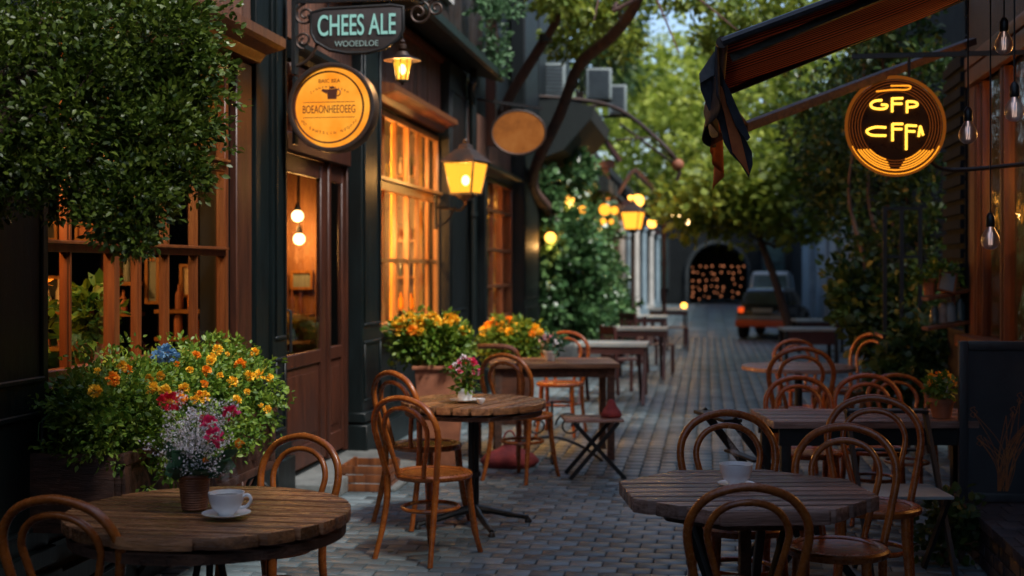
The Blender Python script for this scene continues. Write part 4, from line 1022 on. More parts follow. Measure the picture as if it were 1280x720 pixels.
P = np.concatenate(P); leaves('white_spray', P, P-cb-np.array([0,0,.1]), .0095, M['white_petal'], t, 'kite', jit=2)
P = []; D = []
for px, py in ((222,560),(228,572),(232,548),(262,578),(272,570),(288,566),(296,580),(281,589),(300,556),(292,549),(277,560),(268,592),(287,598),(252,600),(240,590),(276,545),(215,568)):
    c = cam3(px, py, 4.52+random.uniform(-.08,.06)); v = c-(cb+np.array([0,0,.08])); P.append(c-v*.35); D.append(v)
for _ in range(40): v = rng.normal(0,1,3); v[2] = abs(v[2])+.3; P.append(cb+np.array([0,0,.11])+v*.03); D.append(v)
leaves('foliage', np.array(P), np.array(D), .07, M['leaf_rose'], t, 'broad', jit=.3)
blooms(t, [(cam3(262,530,4.36), .032, 'pink_petal', (0,-1,.5)), (cam3(259,535,4.43), .022, 'white_petal', (0,-1,.5)), (cam3(269,546,4.35), .034, 'pink_petal', (0,-1,.3)), (cam3(289,517,4.40), .030, 'pink_petal', (0,-1,.8)), (cam3(211,502,4.5), .034, 'red_petal', (0,-.5,1)), (cam3(202,503,4.6), .02, 'red_petal', (0,-.5,1)), (cam3(299,555,4.42), .018, 'orange_petal', (0,-1,.2)), (cam3(257,575,4.44), .011, 'orange_petal', (0,-1,.2)), (cam3(254,524,4.46), .018, 'red_petal', (0,-1,.6))], 40)

def pot_flowers(px, D, z, r, h, label, pm, fl, fr=.03, foliage='leaf_planter', fs=.035, dishes=False, n=16, fw=.1, fh=.08):
    g = G(px, D, z); t = thing('flower_pot', label, 'flower pot', g)
    m = MB(); m.lathe([(r*.72,0),(r*.98,h*.8),(r*1.08,h*.8),(r*1.08,h),(r*.95,h),(r*.9,h*.85),(.0001,h*.84)], (0,0,0), 28, cap=False); m.lathe([(.0001,.001),(r*.72,.001)], (0,0,0), 28, cap=False); m.build('pot', M[pm], t, smooth=True)
    c = np.array(g)+np.array([0,0,h+fh*.7]); P, Dd = blob(c, (fw,fw,fh), 26, 9, fs*1.1, .3); leaves('foliage', P, Dd, fs, M[foliage], t, 'leaf')
    m = MB()
    for _ in range(10): m.tube([np.array(g)+np.array([0,0,h*.8]), c+rng.normal(0,1,3)*np.array([fw,fw,fh])*.4], .002, 4)
    m.build('stems', M['stem_green'], t, world=True)
    for k in range(n):
        u = nz(rng.normal(0,1,(1,3)))[0]; u[2] = abs(u[2])+.2; u[1] -= .3; pp = c+u*np.array([fw,fw,fh])*.95
        blooms(t, [(pp, fr*random.uniform(.7,1.2), random.choice(fl), u)], 18)
    return t
pot_flowers(581, 7.85, .79, .055, .075, 'white pot of pink and white flowers on the iron column table', 'white_china', ['pale_pink_petal','pink_petal','white_petal','red_petal'], .024, 'leaf_planter', .04, n=22, fw=.085, fh=.10)
saucer('white saucer under the flower pot on the iron column table', G(581, 7.85, .778), 1.25)
g = G(601, 7.75, .778); t = thing('sugar_bowl', 'tiny white bowl beside the flower pot on the iron column table', 'bowl', g); m = MB(); m.lathe([(.015,0),(.026,.02),(.028,.032),(.025,.032),(.02,.01),(.0001,.008)], (0,0,0), 20, cap=False); m.build('bowl', M['white_china'], t, smooth=True)
pot_flowers(688, 11.0, .806, .06, .085, 'white pot of pale pink flowers on the square plank table', 'white_china', ['pale_pink_petal','white_petal'], .03, 'leaf_rose', .05, n=14, fw=.10, fh=.07)
pot_flowers(1177, 7.35, .742, .07, .11, 'terracotta pot of yellow flowers on the long grey table', 'terracotta', ['orange_petal','yellow_petal'], .022, 'leaf_planter', .045, n=12, fw=.085, fh=.085)

# ============================================================ planters
def planter_plant(t, segs, size, lm, tmpl='leaf'):
    P, D = cat_(*[blob(*s) for s in segs]); leaves('foliage', P, D, size, M[lm], t, tmpl, jit=1.0)
# long window box
t = thing('window_box', 'long dark wooden flower box overflowing with green leaves and orange flowers under the nearest window', 'planter', (XF+.3, 6, .5))
m = MB(); xa, xb, ya, yb = XF+.08, XF+.52, 4.95, 6.8
m.box(xb-.03, xb, ya, yb, .50, .83); m.box(xa, xa+.03, ya, yb, .50, .83); m.box(xa+.03, xb-.03, ya, ya+.03, .50, .83); m.box(xa+.03, xb-.03, yb-.03, yb, .50, .83); m.box(xa+.03, xb-.03, ya+.03, yb-.03, .5, .54)
m.box(xb, xb+.025, ya-.02, yb+.02, .79, .84); m.box(xb, xb+.02, ya-.02, yb+.02, .5, .54)
for y in (ya, (ya+yb)/2, yb-.06): m.box(xb, xb+.02, y, y+.06, .54, .79)
m.build('box', M['planter_wood'], t, world=True, bevel=.005)
m = MB(); m.box(xa+.03, xb-.03, ya+.03, yb-.03, .7, .79); m.build('soil', M['soil'], t, world=True)
m = MB()
for y in (5.2, 6.1, 6.65):
    m.tube(crom([(xb-.02,y,.5),(xb-.1,y,.36),(xa+.1,y,.2),(XF+.03,y,.02)],5), .014, 7); m.tube(spiral((xb-.02,y,.40), .08, .02, PI/2, 1.5), .01, 6)
m.each('iron_support', M['iron'], t, world=True, smooth=True)
segs = []
for k in range(17):
    q = k/16; y = 5.05+1.52*q; h = .95+.05*math.sin(k*1.9)+.03*(q > .55)+random.uniform(-.03,.05)
    segs.append(((XF+.36+random.uniform(-.06,.1), y, h), (.24, .24, .19), 100, 17, .06, .5, .45))
    if random.random() < .75 and q > .05: segs.append(((XF+.58, y, .80+random.uniform(-.06,.04)), (.10, .15, .14), 14, 11, .05, .4, .4))
planter_plant(t, segs, .031, 'leaf_planter', 'leaf')
m = MB()
for _ in range(90):
    y = random.uniform(5, 6.7); x = XF+random.uniform(.15,.45); m.tube(crom([(x,y,.78),(x+random.uniform(-.05,.1),y+random.uniform(-.1,.1),.95),(x+random.uniform(-.1,.22),y+random.uniform(-.2,.2),1.08)],3), .003, 4)
m.build('stems', M['stem_green'], t, world=True)
for i, (px, py) in enumerate(((121,464),(152,457),(237,463),(258,464),(265,447),(284,443),(206,490),(214,497),(230,487),(248,493),(325,469),(336,474),(326,507),(334,512),(118,489),(186,474),(222,500),(262,452),(243,500),(308,490),(160,462),(272,437),(229,498),(140,474),(190,485),(200,470),(221,455),(245,445),(275,470),(290,478),(300,455),(312,470),(318,440),(296,500),(255,480))):
    D = Dat(px, XF+.80 if py > 480 else XF+.68); c = cam3(px, py, D); sz = random.uniform(.012, .029)
    P, Dd = bloomV(c, sz, 60, (.6,-.6,.5)); leaves('flower', P, Dd, sz*.62, M[random.choice(['orange_petal','yellow_petal','yellow_petal'])], t, 'petal', jit=.6)
for px, py, mt, sz in ((207,442,'blue_petal',.036),(197,446,'blue_petal',.028),(216,445,'blue_petal',.028),(254,497,'yellow_petal',.03),(210,503,'red_petal',.04),(222,501,'red_petal',.035)):
    c = cam3(px, py, Dat(px, XF+.74)); P, Dd = bloomV(c, sz, 60, (.5,-.6,.5)); leaves('flower', P, Dd, sz*.62, M[mt], t, 'petal')
def tub(px, D, label, w, h, bodymat, fpx, fw, fz, fh, nfl, seed, shape='box'):
    g = G(px, D); t = thing('flower_tub', label, 'planter', g, TH)
    m = MB()
    if shape == 'box': 
        m.add([(-w*.7,-w*.7,0),(w*.7,-w*.7,0),(w*.7,w*.7,0),(-w*.7,w*.7,0),(-w,-w,h),(w,-w,h),(w,w,h),(-w,w,h)], [(3,2,1,0),(4,5,6,7),(0,1,5,4),(1,2,6,5),(2,3,7,6),(3,0,4,7)]); m.box(-w-.02, w+.02, -w-.02, w+.02, h, h+.03)
    else: m.lathe([(w*.7,0),(w,h*.9),(w*1.08,h*.9),(w*1.08,h),(w*.9,h),(.001,h*.95)], (0,0,0), 26, cap=False)
    m.build('tub', M[bodymat], t, smooth=shape != 'box', bevel=.008 if shape == 'box' else 0)
    c = np.array(G(fpx, D, fz)); P, Dd = blob(c, (fw, fw*.7, fh), 230, 14, .08, .45, .3); leaves('foliage', P, Dd, .055, M['leaf_planter'], t, 'leaf')
    rn = random.Random(seed)
    for k in range(nfl):
        a = rn.uniform(-1, 1); b = rn.uniform(-.1, 1); cc = c+Rr*a*fw*.95+Zz*fh*(.45+.6*b*(1-a*a*.6))-Ff*fw*.6*rn.uniform(.4,1)*(1-b*.5)
        sz = rn.uniform(.035,.055); P, Dd = bloomV(cc, sz, 50, (.1,-.8,.5)); leaves('flower', P, Dd, sz*.62, M[rn.choice(['orange_petal','yellow_petal','yellow_petal'])], t, 'petal', jit=.6)
tub(551, 10.5, 'tall tapered wooden tub of orange and yellow flowers behind the golden chairs', .2, .78, 'terracotta', 540, .34, 1.0, .2, 20, 3)
tub(640, 13.2, 'second tub of orange flowers farther along in front of the ivy', .22, .62, 'planter_wood', 638, .33, .84, .22, 17, 8)
# ============================================================ trees and climbers
def tube_pts(m, pts, radii, seg=9): 
    P = crom(pts, 6); n = len(P); rr = np.interp(np.linspace(0, len(radii)-1, n), range(len(radii)), radii); m.tube(P, [float(r) for r in rr], seg)
# near tree, top left
t = thing('street_tree', 'bushy small leaved green tree hanging over the upper left corner', 'tree', G(-90, 4.3))
m = MB(); b = Vector(t.location); c1 = W(60, 120, 4.9)
tube_pts(m, [b, b+Vector((.05,.1,1.1)), W(-40, 250, 4.5), W(20, 120, 4.8), W(60, 20, 4.9)], [.09,.075,.06,.045,.03])
for k in range(12):
    a = W(random.uniform(-40, 60), random.uniform(60, 240), 4.7); e = W(random.uniform(0, 200), random.uniform(20, 220), random.uniform(4.8, 5.1))
    tube_pts(m, [a, (a+e)/2+Vector((0,0,.06)), e], [.008,.005,.003], 5)
m.build('trunk', M['bark'], t, world=True, smooth=True)
segs = []
for px, py, D, r, n in ((60,60,4.9,.46,150),(170,40,4.9,.34,110),(-20,150,4.7,.36,90),(120,150,4.85,.36,120),(205,120,4.95,.20,60),(195,165,4.8,.20,60),(60,200,4.8,.26,60),(170,235,4.7,.15,42),(150,275,4.65,.10,24),(225,215,4.8,.10,18),(172,305,4.62,.05,9),(240,90,4.9,.10,20),(247,150,4.9,.07,12),(0,20,4.9,.4,90),(10,235,4.7,.16,14),(215,45,4.9,.15,30)):
    segs.append((W(px, py, D), (r, r*.9, r*.85), int(n*2.3), 19, .06, .5, .6))
P, D = cat_(*[blob(*s) for s in segs]); leaves('crown', P, D, .0285, M['leaf_near'], t, 'leaf', jit=.7, up=.3)

# ivy on the left wall
t = thing('ivy', 'dense dark green ivy mass climbing the wall beyond the pub', 'ivy', (-2.6, 22, 0))
segs = []
for k in range(26):
    y = 21.6+5.4*random.random(); z = random.uniform(.2, 2.5); x = -2.9+.25+.75*min(1, (y-18)/5)*random.uniform(.5,1)*(1.15-z/3.6)
    segs.append(((x, y, z), (.5, .8, .5), 55, 13, .17, .5, .3))
for k in range(12): segs.append(((-2.5+random.uniform(0,.3), 21.8+5*random.random(), random.uniform(2.5, 3.5)), (.3,.7,.35), 22, 12, .15, .5, .3))
for z in (.4,.9,1.4,1.9,2.4,2.9): segs.append(((-2.62, 21.1, z), (.22,.3,.35), 22, 12, .14, .4, .4))
P, D = cat_(*[blob(*s) for s in segs]); leaves('foliage', P, D, .115, M['leaf_ivy'], t, 'broad', up=.4)
m = MB()
for k in range(14): y = 21.5+5*random.random(); tube_pts(m, [(-2.85,y,0),(-2.7,y+.2,1),(-2.75,y-.2,2),(-2.6,y+.3,3)], [.03,.025,.02,.01], 6)
m.build('stems', M['bark'], t, world=True, smooth=True)
m = MB(); m.box(-2.88, -1.6, 20.5, 27, 0, .35); m.build('bed_edge', M['stone'], t, world=True, bevel=.02)

# leaning trunk across the upper middle and its crown
t = thing('leaning_tree', 'leaning bare brown trunk crossing in front of the air conditioners with leaves overhead', 'tree', G(716, 24))
m = MB(); tube_pts(m, [G(716,24), W(708,330,23), W(686,265,21.2), W(665,225,19.7), W(701,140,18.4), W(724,82,17.6), W(767,43,16.6), W(800,-10,15.5), W(815,-120,15)], [.10,.095,.09,.085,.08,.08,.07,.05], 12)
for k in range(9):
    a = W(random.uniform(760,815), random.uniform(-100,20), 14.8); e = W(random.uniform(690,960), random.uniform(-60,90), random.uniform(13.5,17)); tube_pts(m, [a, (a+e)/2+Vector((0,0,.15)), e], [.03,.018,.006], 5)
m.build('trunk', M['bark_red'], t, world=True, smooth=True)
segs = []
for px, py, D, r, n in ((740,5,17,.6,44),(720,45,18,.4,26),(775,-10,17,.4,18),(870,-15,17,.5,26),(930,-5,17,.7,34),(985,40,17.5,.6,30),(905,50,18,.45,22),(775,55,18,.3,12),(1040,20,16,.7,40),(700,-20,16,.5,30)):
    segs.append((W(px, py, D), (r, r, r*.75), int(n*1.5), 15, .22, .4, .4))
P, D = cat_(*[blob(*s) for s in segs]); leaves('crown', P, D, .12, M['leaf_mid'], t, 'leaf')

t = thing('hanging_creeper', 'pale green creeper trailing down beside the red drain board above the oval sign', 'creeper', W(612,0,15.2))
P, D = cat_(*[blob(W(px, py, 15.2), (r, r, r*1.6), n, 12, .08, .3, .4) for px, py, r, n in ((610,-10,.22,30),(618,30,.15,22),(622,62,.12,18),(620,88,.08,10),(600,10,.16,16),(640,5,.16,18))]); leaves('foliage', P, D, .07, leafmat('leaf_creeper', (.05,.12,.05), (.1,.2,.09), (.16,.28,.14), .3), t, 'leaf')
m = MB(); tube_pts(m, [W(612,-60,15.3), W(616,0,15.25), W(622,50,15.2), W(620,90,15.2)], [.02,.015,.012,.006], 6); m.build('stem', M['bark'], t, world=True)
t = thing('timber_brace', 'slanting brown timber pole braced from the pillar up to the leaves', 'pole', W(640,115,17.5))
m = MB(); m.tube([W(622,150,17.9), W(642,112,17.5), W(682,48,17.0)], .07, 10); m.tube([W(682,50,17.0), W(716,-10,16.6)], .055, 10); m.build('pole', M['bark_red'], t, world=True, smooth=True)
m = MB(); m.lathe([(.09,-.05),(.09,.05)], W(682,48,17), 12); m.build('joint', M['iron'], t, world=True)

def tree(px, D, blobs, lm, size, label, trunk=.12, hx=None, grp='trees at the far end of the street', per=13, cl=.35, lean=(0,0)):
    t = thing('street_tree', label, 'tree', G(px, D), group=grp); m = MB(); b = Vector(t.location)
    top = sum((Vector(W(*q[:3])) for q in blobs), Vector())/len(blobs)
    tube_pts(m, [b, b.lerp(top, .35)+Vector((lean[0],0,0)), b.lerp(top, .7)+Vector((lean[1],0,0)), top], [trunk, trunk*.85, trunk*.6, trunk*.3], 10)
    for q in blobs:
        e = Vector(W(*q[:3])); a = b.lerp(top, random.uniform(.5,.9)); tube_pts(m, [a, (a+e)/2+Vector((0,0,-.1)), e], [trunk*.4, trunk*.25, trunk*.1], 6)
    m.build('trunk', M['bark'], t, world=True, smooth=True)
    P, Dd = cat_(*[blob(W(*q[:3]), (q[3], q[3], q[3]*.72), q[4], per, cl, .35, .4) for q in blobs]); leaves('crown', P, Dd, size, M[lm], t, 'kite', up=.7)
    return t
tree(992, 27, [(960,215,27,1.3,95),(1010,185,28,1.2,80),(905,228,26,.85,50),(940,250,26.5,.8,40),(1000,270,27,.9,60),(890,200,28,.9,45),(960,130,29,1.4,85),(1030,120,28,1.3,80),(1030,235,27,.8,45),(862,268,27,.6,34),(898,262,27,.6,40),(930,272,27,.6,36),(842,245,28,.5,24),(960,60,30,1.4,60)], 'leaf_mid', .20, 'yellow green tree with a thin dark leaning trunk standing over the parked hatchback', .10, lean=(-.1,-.25))
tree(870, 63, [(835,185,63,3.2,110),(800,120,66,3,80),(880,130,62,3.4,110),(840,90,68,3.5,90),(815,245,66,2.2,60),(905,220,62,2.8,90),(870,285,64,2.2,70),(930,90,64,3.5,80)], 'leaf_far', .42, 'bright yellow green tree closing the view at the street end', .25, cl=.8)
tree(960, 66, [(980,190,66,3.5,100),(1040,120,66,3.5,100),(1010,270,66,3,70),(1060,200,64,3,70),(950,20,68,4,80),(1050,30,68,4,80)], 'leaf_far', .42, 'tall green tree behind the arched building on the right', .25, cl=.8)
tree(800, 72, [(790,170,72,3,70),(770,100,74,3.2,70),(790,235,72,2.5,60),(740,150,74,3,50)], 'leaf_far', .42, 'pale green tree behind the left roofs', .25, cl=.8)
tree(700, 40, [(720,60,40,2,60),(760,30,40,1.8,50),(690,20,40,2,60),(760,85,42,1.2,34)], 'leaf_over', .28, 'dark leafy tree rising behind the air conditioners', .2, cl=.5)
# climbers and shrubs on the right
t = thing('climbing_vine', 'dark climbing vine hanging around the amber ring sign and trellis', 'vine', G(1120, 12.5))
segs = []
for px, py, D, r, n in ((1080,60,13,.5,50),(1130,90,12.5,.45,40),(1040,130,14,.5,50),(1060,180,13.5,.45,44),(1035,215,14,.4,36),(1100,240,13,.45,44),(1050,255,14,.35,26),(1150,250,12,.4,36),(1090,290,13,.4,40),(1140,320,12,.4,36),(1080,340,13,.3,24),(1020,160,14,.4,30),(1160,180,11.8,.4,40),(1120,20,12.5,.5,50),(1170,100,11.5,.35,36),(1100,380,12.5,.4,36),(1150,400,11.5,.3,26)):
    segs.append((W(px, py, D), (r, r, r*.9), n, 14, .14, .35, .4))
P, D = cat_(*[blob(*s) for s in segs]); leaves('foliage', P, D, .085, M['leaf_vine'], t, 'leaf')
m = MB()
for k in range(4):
    px = 1075+24*k; tube_pts(m, [G(px, 12.6), W(px+10, 360, 12.5), W(px-14, 240, 12.8), W(px+5, 120, 12.6), W(px, 20, 12.6)], [.03,.025,.02,.015,.01], 6)
m.build('stems', M['bark'], t, world=True, smooth=True)
def shrub(px, D, bl, lab, lm='leaf_vine', size=.09, per=13):
    t = thing('shrub', lab, 'shrub', G(px, D), group='shrubs by the right hand terrace'); m = MB(); b = Vector(t.location)
    for q in bl:
        for _ in range(3): tube_pts(m, [b+Vector((random.uniform(-.1,.1),random.uniform(-.1,.1),0)), (b+Vector(W(*q[:3])))/2+Vector((0,0,.1)), W(*q[:3])], [.02,.012,.005], 5)
    m.build('stems', M['bark'], t, world=True, smooth=True)
    P, Dd = cat_(*[blob(W(*q[:3]), (q[3],q[3],q[3]*.85), q[4], per, .13, .35, .4) for q in bl]); leaves('foliage', P, Dd, size, M[lm], t, 'broad')
shrub(1090, 12.2, [(1085,385,12.2,.35,50),(1110,420,12,.35,50),(1070,360,12.5,.25,28),(1130,370,12,.3,34)], 'broad leaved shrub left of the dark trellis bars')
shrub(1150, 11, [(1150,450,11,.3,44),(1130,480,11,.3,40),(1165,420,11,.22,26)], 'low dark shrub right of the trellis bars')
shrub(1190, 6.9, [(1188,645,6.9,.10,20),(1184,670,6.9,.10,18)], 'small weed growing at the foot of the brick ledge', 'leaf_vine', .05)
t = thing('trellis', 'black metal trellis bars standing in front of the shrubs', 'trellis', G(1118, 11.4)); m = MB()
for px in (1106, 1127, 1150): p = G(px, 11.4); m.bar(p, p+Vector((0,0,2.15)), .035, .035)
for z in (.35, 1.7, 2.13): m.bar(G(1106,11.4,z), G(1150,11.4,z), .028, .028)
m.build('bars', M['black'], t, world=True)

# ============================================================ right hand cafe
XR = 2.0
cafe = thing('wooden_cafe', 'amber timber cafe front with a corner window on the right edge', 'building', (XR, 7, 0))
def Q(name, m, mat, parent=None, **k): return m.build(name, M[mat], parent or cafe, world=True, **k)
YC = 10.2
m = MB(); m.box(XR, XR+2.6, -24, 1.49, 0, 9); m.box(XR, XR+.16, 1.5, YC, 0, 1.06); m.box(XR, XR+.16, 1.5, YC, 2.98, 6.0); m.box(XR, XR+2.6, YC, YC+.16, 0, 6); m.box(XR, XR+.16, 1.5, 5.0, 1.06, 2.98); m.box(XR+.16, XR+2.6, 1.5, 1.6, 0, 6)  # first box: unseen block behind the camera, raised to shade the near street
Q('wall', m, 'board_dark')
m = MB(); m.box(XR+2.5, XR+2.6, 1.6, YC, 0, 6); m.box(XR+.17, XR+2.5, 1.61, YC-.01, 3.05, 3.1); m.box(XR+.17, XR+2.5, 1.61, YC-.01, .0, .1); Q('room_wall', m, 'room_wall')
m = MB(); m.box(XR-.1, XR+2.7, 1.4, YC+.3, 6, 6.15); Q('roof', m, 'black')
ylist = [Yat(p, XR) for p in (1204, 1248)]
for (y, w, d, nm) in ((YC-.14, .26, .05, 'corner_post'), (Yat(1229, XR), .07, .03, 'post'), (Yat(1256, XR), .13, .05, 'post'), (7.35, .12, .04, 'post'), (6.2, .14, .05, 'post'), (5.06, .12, .05, 'post')):
    m = MB(); m.box(XR-d*.4, XR+.05, y-w/2, y+w/2, 1.07, 2.97); m.box(XR-d*.4-.01, XR-d*.4, y-w/2+.03, y-w/2+.045, 1.07, 2.97); Q(nm, m, 'amber_wood', bevel=.01)
m = MB(); m.box(XR-.05, XR+.1, 5, YC+.02, 2.98, 3.10); m.box(XR-.06, XR, 5, YC, 3.11, 3.2); Q('head_beam', m, 'amber_wood', bevel=.01)
m = MB(); m.box(XR-.13, XR+.12, 5, YC+.04, 1.0, 1.1); Q('sill', m, 'amber_wood', bevel=.025)
m = MB(); m.box(XR+.02, XR+.024, 5.1, YC-.2, 1.1, 2.97); Q('pane', m, 'pane')
m = MB()
for k in range(20): z = .9+.14*k; m.prism_y([(XR-.035, z), (XR-.002, z+.12), (XR-.002, z)], YC+.165, YC+.9) if False else m.box(XR-.02, XR+.6, YC+.16, YC+.19+.03*(k % 2), z, z+.125)
Q('louvres', m, 'plaster_dark')
m = MB(); m.box(XR-.02, XR+.02, YC+.2, YC+.95, 1.2, 3.3)
for k in range(18): m.box(XR-.05, XR-.02, YC+.2, YC+.95, 1.22+.115*k, 1.29+.115*k)
Q('shutter', m, 'plaster_dark')
m = MB(); m.box(XR, XR+.06, YC+.165, YC+1.0, 0, 1.1); m.box(XR, XR+.06, YC+.95, YC+1.05, 1.1, 3.3); Q('shutter_base', m, 'board_dark')
pendant(XR+1.2, 8.6, 2.35, .09, 'globe lamp inside the cafe window', 26, 3.04, None)
pendant(XR+.8, 7.2, 2.5, .07, 'small globe lamp near the cafe glass', 14, 3.04, None)
# things seen behind the cafe glass
t = thing('display_rack', 'wooden rack of cards and books behind the cafe glass', 'rack', (XR+.4, 8.9, .1)); m = MB()
for z in (1.15, 1.45, 1.75): m.box(XR+.2, XR+.6, 8.7, 9.3, z, z+.025)
for y in (8.7, 9.28): m.box(XR+.2, XR+.6, y, y+.02, .1, 1.9)
m.build('rack_frame', M['amber_wood'], t, world=True)
for z in (1.176, 1.476):
    y = 8.76
    while y < 9.2: w = random.uniform(.03,.07); m = MB(); m.box(XR+.25, XR+.27, y, y+w, z, z+random.uniform(.14,.22)); m.build('card', M[random.choice(['paper','books','ac_white'])], t, world=True); y += w+.02
# brick ledge and picture board
m = MB(); led = thing('brick_ledge', 'low dark brick ledge with orange edge at the lower right corner', 'ledge', (1.7, 6, 0))
yy = 3.4; r_ = 0
while yy < 7.9:
    x = 1.42-(0 if r_ % 2 else .06)
    while x < XR-.01:
        a, b_ = max(x, 1.42), min(x+.12, XR-.005)
        if b_-a > .02: m.box(a+.003, b_-.003, yy+.003, min(yy+.205, 7.9)-.003, .225, .285+random.uniform(-.002,.002))
        x += .12
    yy += .21; r_ += 1
m.build('coping', M['brick'], led, world=True, bevel=.006)
m = MB(); 
for k in range(3):
    yy = 3.4-(.1 if k % 2 else 0)
    while yy < 7.9: m.box(1.44, 1.55, max(yy,3.4)+.004, min(yy+.21,7.9)-.004, .004+.072*k, .068+.072*k); yy += .22
m.build('brick_face', M['brick'], led, world=True, bevel=.005)
m = MB(); m.box(1.45, XR-.01, 3.41, 7.88, 0, .222); m.build('core', M['sand'], led, world=True)
b0 = G(1198, 7.2, .29); t = thing('picture_board', 'dark framed panel with copper flower outlines standing on the brick ledge', 'board', b0, TH*.3)
bw, bh = .62, .90; m = MB(); fr = .05
m.box(0, fr, -.02, .02, 0, bh); m.box(bw-fr, bw, -.02, .02, 0, bh); m.box(fr, bw-fr, -.02, .02, bh-fr, bh); m.box(fr, bw-fr, -.02, .02, 0, fr); m.build('frame', M['board_frame'], t, bevel=.005)
m = MB(); m.box(fr, bw-fr, -.004, .012, fr, bh-fr); m.build('panel', M['slate_board'], t)
m = MB(); rn = random.Random(4)
for k in range(15):
    a = rn.uniform(-.55, .55); L_ = rn.uniform(.28, .62); x0 = .22+rn.uniform(-.02,.05)
    e = (x0+L_*math.sin(a), fr+.01+L_*math.cos(a)); mid = (x0+L_*.45*math.sin(a*.3), fr+L_*.5); mid2 = (mid[0]+.03, mid[1]+.01)
    if e[0] < fr+.015 or e[0] > bw-fr-.015: continue
    m.tube(crom([(x0,-.008,fr+.01),(mid[0],-.008,mid[1]),(e[0],-.008,e[1])],6), .0018, 5); m.tube(crom([(x0,-.008,fr+.01),(mid2[0]+.012,-.008,mid2[1]),(e[0],-.008,e[1])],6), .0018, 5)
    if k % 2: m.tube([(e[0]+.022*math.cos(q)*(.6+.4*math.cos(5*q)), -.008, e[1]+.03*math.sin(q)) for q in [2*PI*i/24 for i in range(24)]], .0016, 5, closed=True)
m.build('flower_outline', M['copper_line'], t)
# two small shelves with pots
t = thing('wall_shelf', 'pair of short amber shelves fixed to the cafe corner', 'shelf', (XR, YC, 1.1))
m = MB(); A = W(1154, 374, 9.9); 
for za, zb in ((374, 362), (411, 402)):
    a, b_ = W(1156, za, 9.95), W(1212, zb, 9.95); m.bar(a, b_, .16, .028)
m.build('board', M['amber_wood'], t, world=True, bevel=.005)
m = MB(); m.bar(W(1192,404,9.95), W(1190,340,9.95), .03, .03); m.build('post', M['amber_wood'], t, world=True)
def small_pot(px, py, D, r, h, lab, mat, n=24):
    p = W(px, py, D); t = thing('small_pot', lab, 'plant pot', p, group=None); m = MB(); m.lathe([(r*.75,0),(r,h),(r*.9,h),(r*.85,h*.85),(.0001,h*.85)], (0,0,0), 18, cap=False); m.build('pot', M[mat], t, smooth=True)
    P, D_ = blob(p+Vector((0,0,h+.05)), (.11,.1,.08), n, 9, .05); leaves('foliage', P, D_, .045, M['leaf_planter'], t, 'leaf')
small_pot(1162, 369, 9.95, .055, .13, 'brown plant pot on the left of the upper shelf', 'terracotta')
small_pot(1182, 366, 10.0, .05, .1, 'trailing green plant behind the little picture on the upper shelf', 'terracotta', 30)
p = W(1182, 365, 9.85); t = thing('small_picture', 'little tilted framed picture leaning on the upper shelf', 'picture', p, TH); t.rotation_euler = (R(-14), R(14), TH)
m = MB(); m.box(-.07,.07,-.01,.01,0,.014); m.box(-.07,.07,-.01,.01,.15,.164); m.box(-.07,-.056,-.01,.01,.014,.15); m.box(.056,.07,-.01,.01,.014,.15); m.build('frame', M['amber_wood'], t); m = MB(); m.box(-.056,.056,-.002,.004,.014,.15); m.build('print', M['ac_white'], t)
for i, (px, r, h, mt) in enumerate(((1168,.035,.14,'car_glass'),(1178,.04,.16,'books'),(1188,.045,.15,'ac_white'),(1200,.04,.17,'car_glass'))):
    p = W(px, 405-i*1.5, 9.95); t = thing('glass_jar', ['dark glass jar at the left end of the lower shelf','brown jar second on the lower shelf','pale jar third on the lower shelf','dark jar at the wall end of the lower shelf'][i], 'jar', p, group='jars on the lower shelf')
    m = MB(); m.lathe([(r,0),(r,h*.75),(r*.6,h*.9),(r*.62,h)], (0,0,0), 14); m.build('jar_body', M[mt], t, smooth=True, angle=50)

# striped awning
aw = thing('awning', 'striped red brown awning with navy scalloped edge reaching over the street from the right', 'awning', (XR, 6, 2.6))
def apt(u, v): # u 0..1 from front bar to wall, v 0..1 near to far
    x = .06+(XR-.06)*u; y = 5.35+1.45*v; z = 2.53+.76*u-.05*math.sin(PI*u); return Vector((x, y, z))
m = MB(); n = 16; vs = [apt(i/n, j/8)+Vector((0,0,.006*math.sin(j*2.2))) for i in range(n+1) for j in range(9)]; fs = [(i*9+j, (i+1)*9+j, (i+1)*9+j+1, i*9+j+1) for i in range(n) for j in range(8)]
m.add(vs, fs); o = m.build('canopy', M['stripes'], aw, world=True, smooth=True, angle=180); md = o.modifiers.new('s', 'SOLIDIFY'); md.thickness = .006; md.offset = 1
m = MB(); a, b_ = apt(0,-.01), apt(0,1.01); m.tube([a, b_], .025, 10); m.build('front_bar', M['iron_rust'], aw, world=True, smooth=True)
m = MB(); m.tube([apt(0,.0)+Vector((0,-.01,.0)), apt(.5,0)+Vector((0,-.01,.01)), apt(1,0)+Vector((0,-.01,0))], .02, 8); m.bar(apt(.02,.12)+Vector((0,0,-.05)), apt(.98,.12)+Vector((0,0,-.05)), .045, .03); m.bar(apt(.02,.97)+Vector((0,0,-.03)), apt(1,.97)+Vector((0,0,-.04)), .035, .03); m.each('side_rail', M['board_frame'], aw, world=True)
m = MB(); m.bar(W(928,160,6.9), W(1215,52,8.9), .07, .05); m.tube([apt(0,1.0), W(932,158,6.9)], .02, 8); m.build('folding_arm', M['plank_edge'], aw, world=True, bevel=.006)
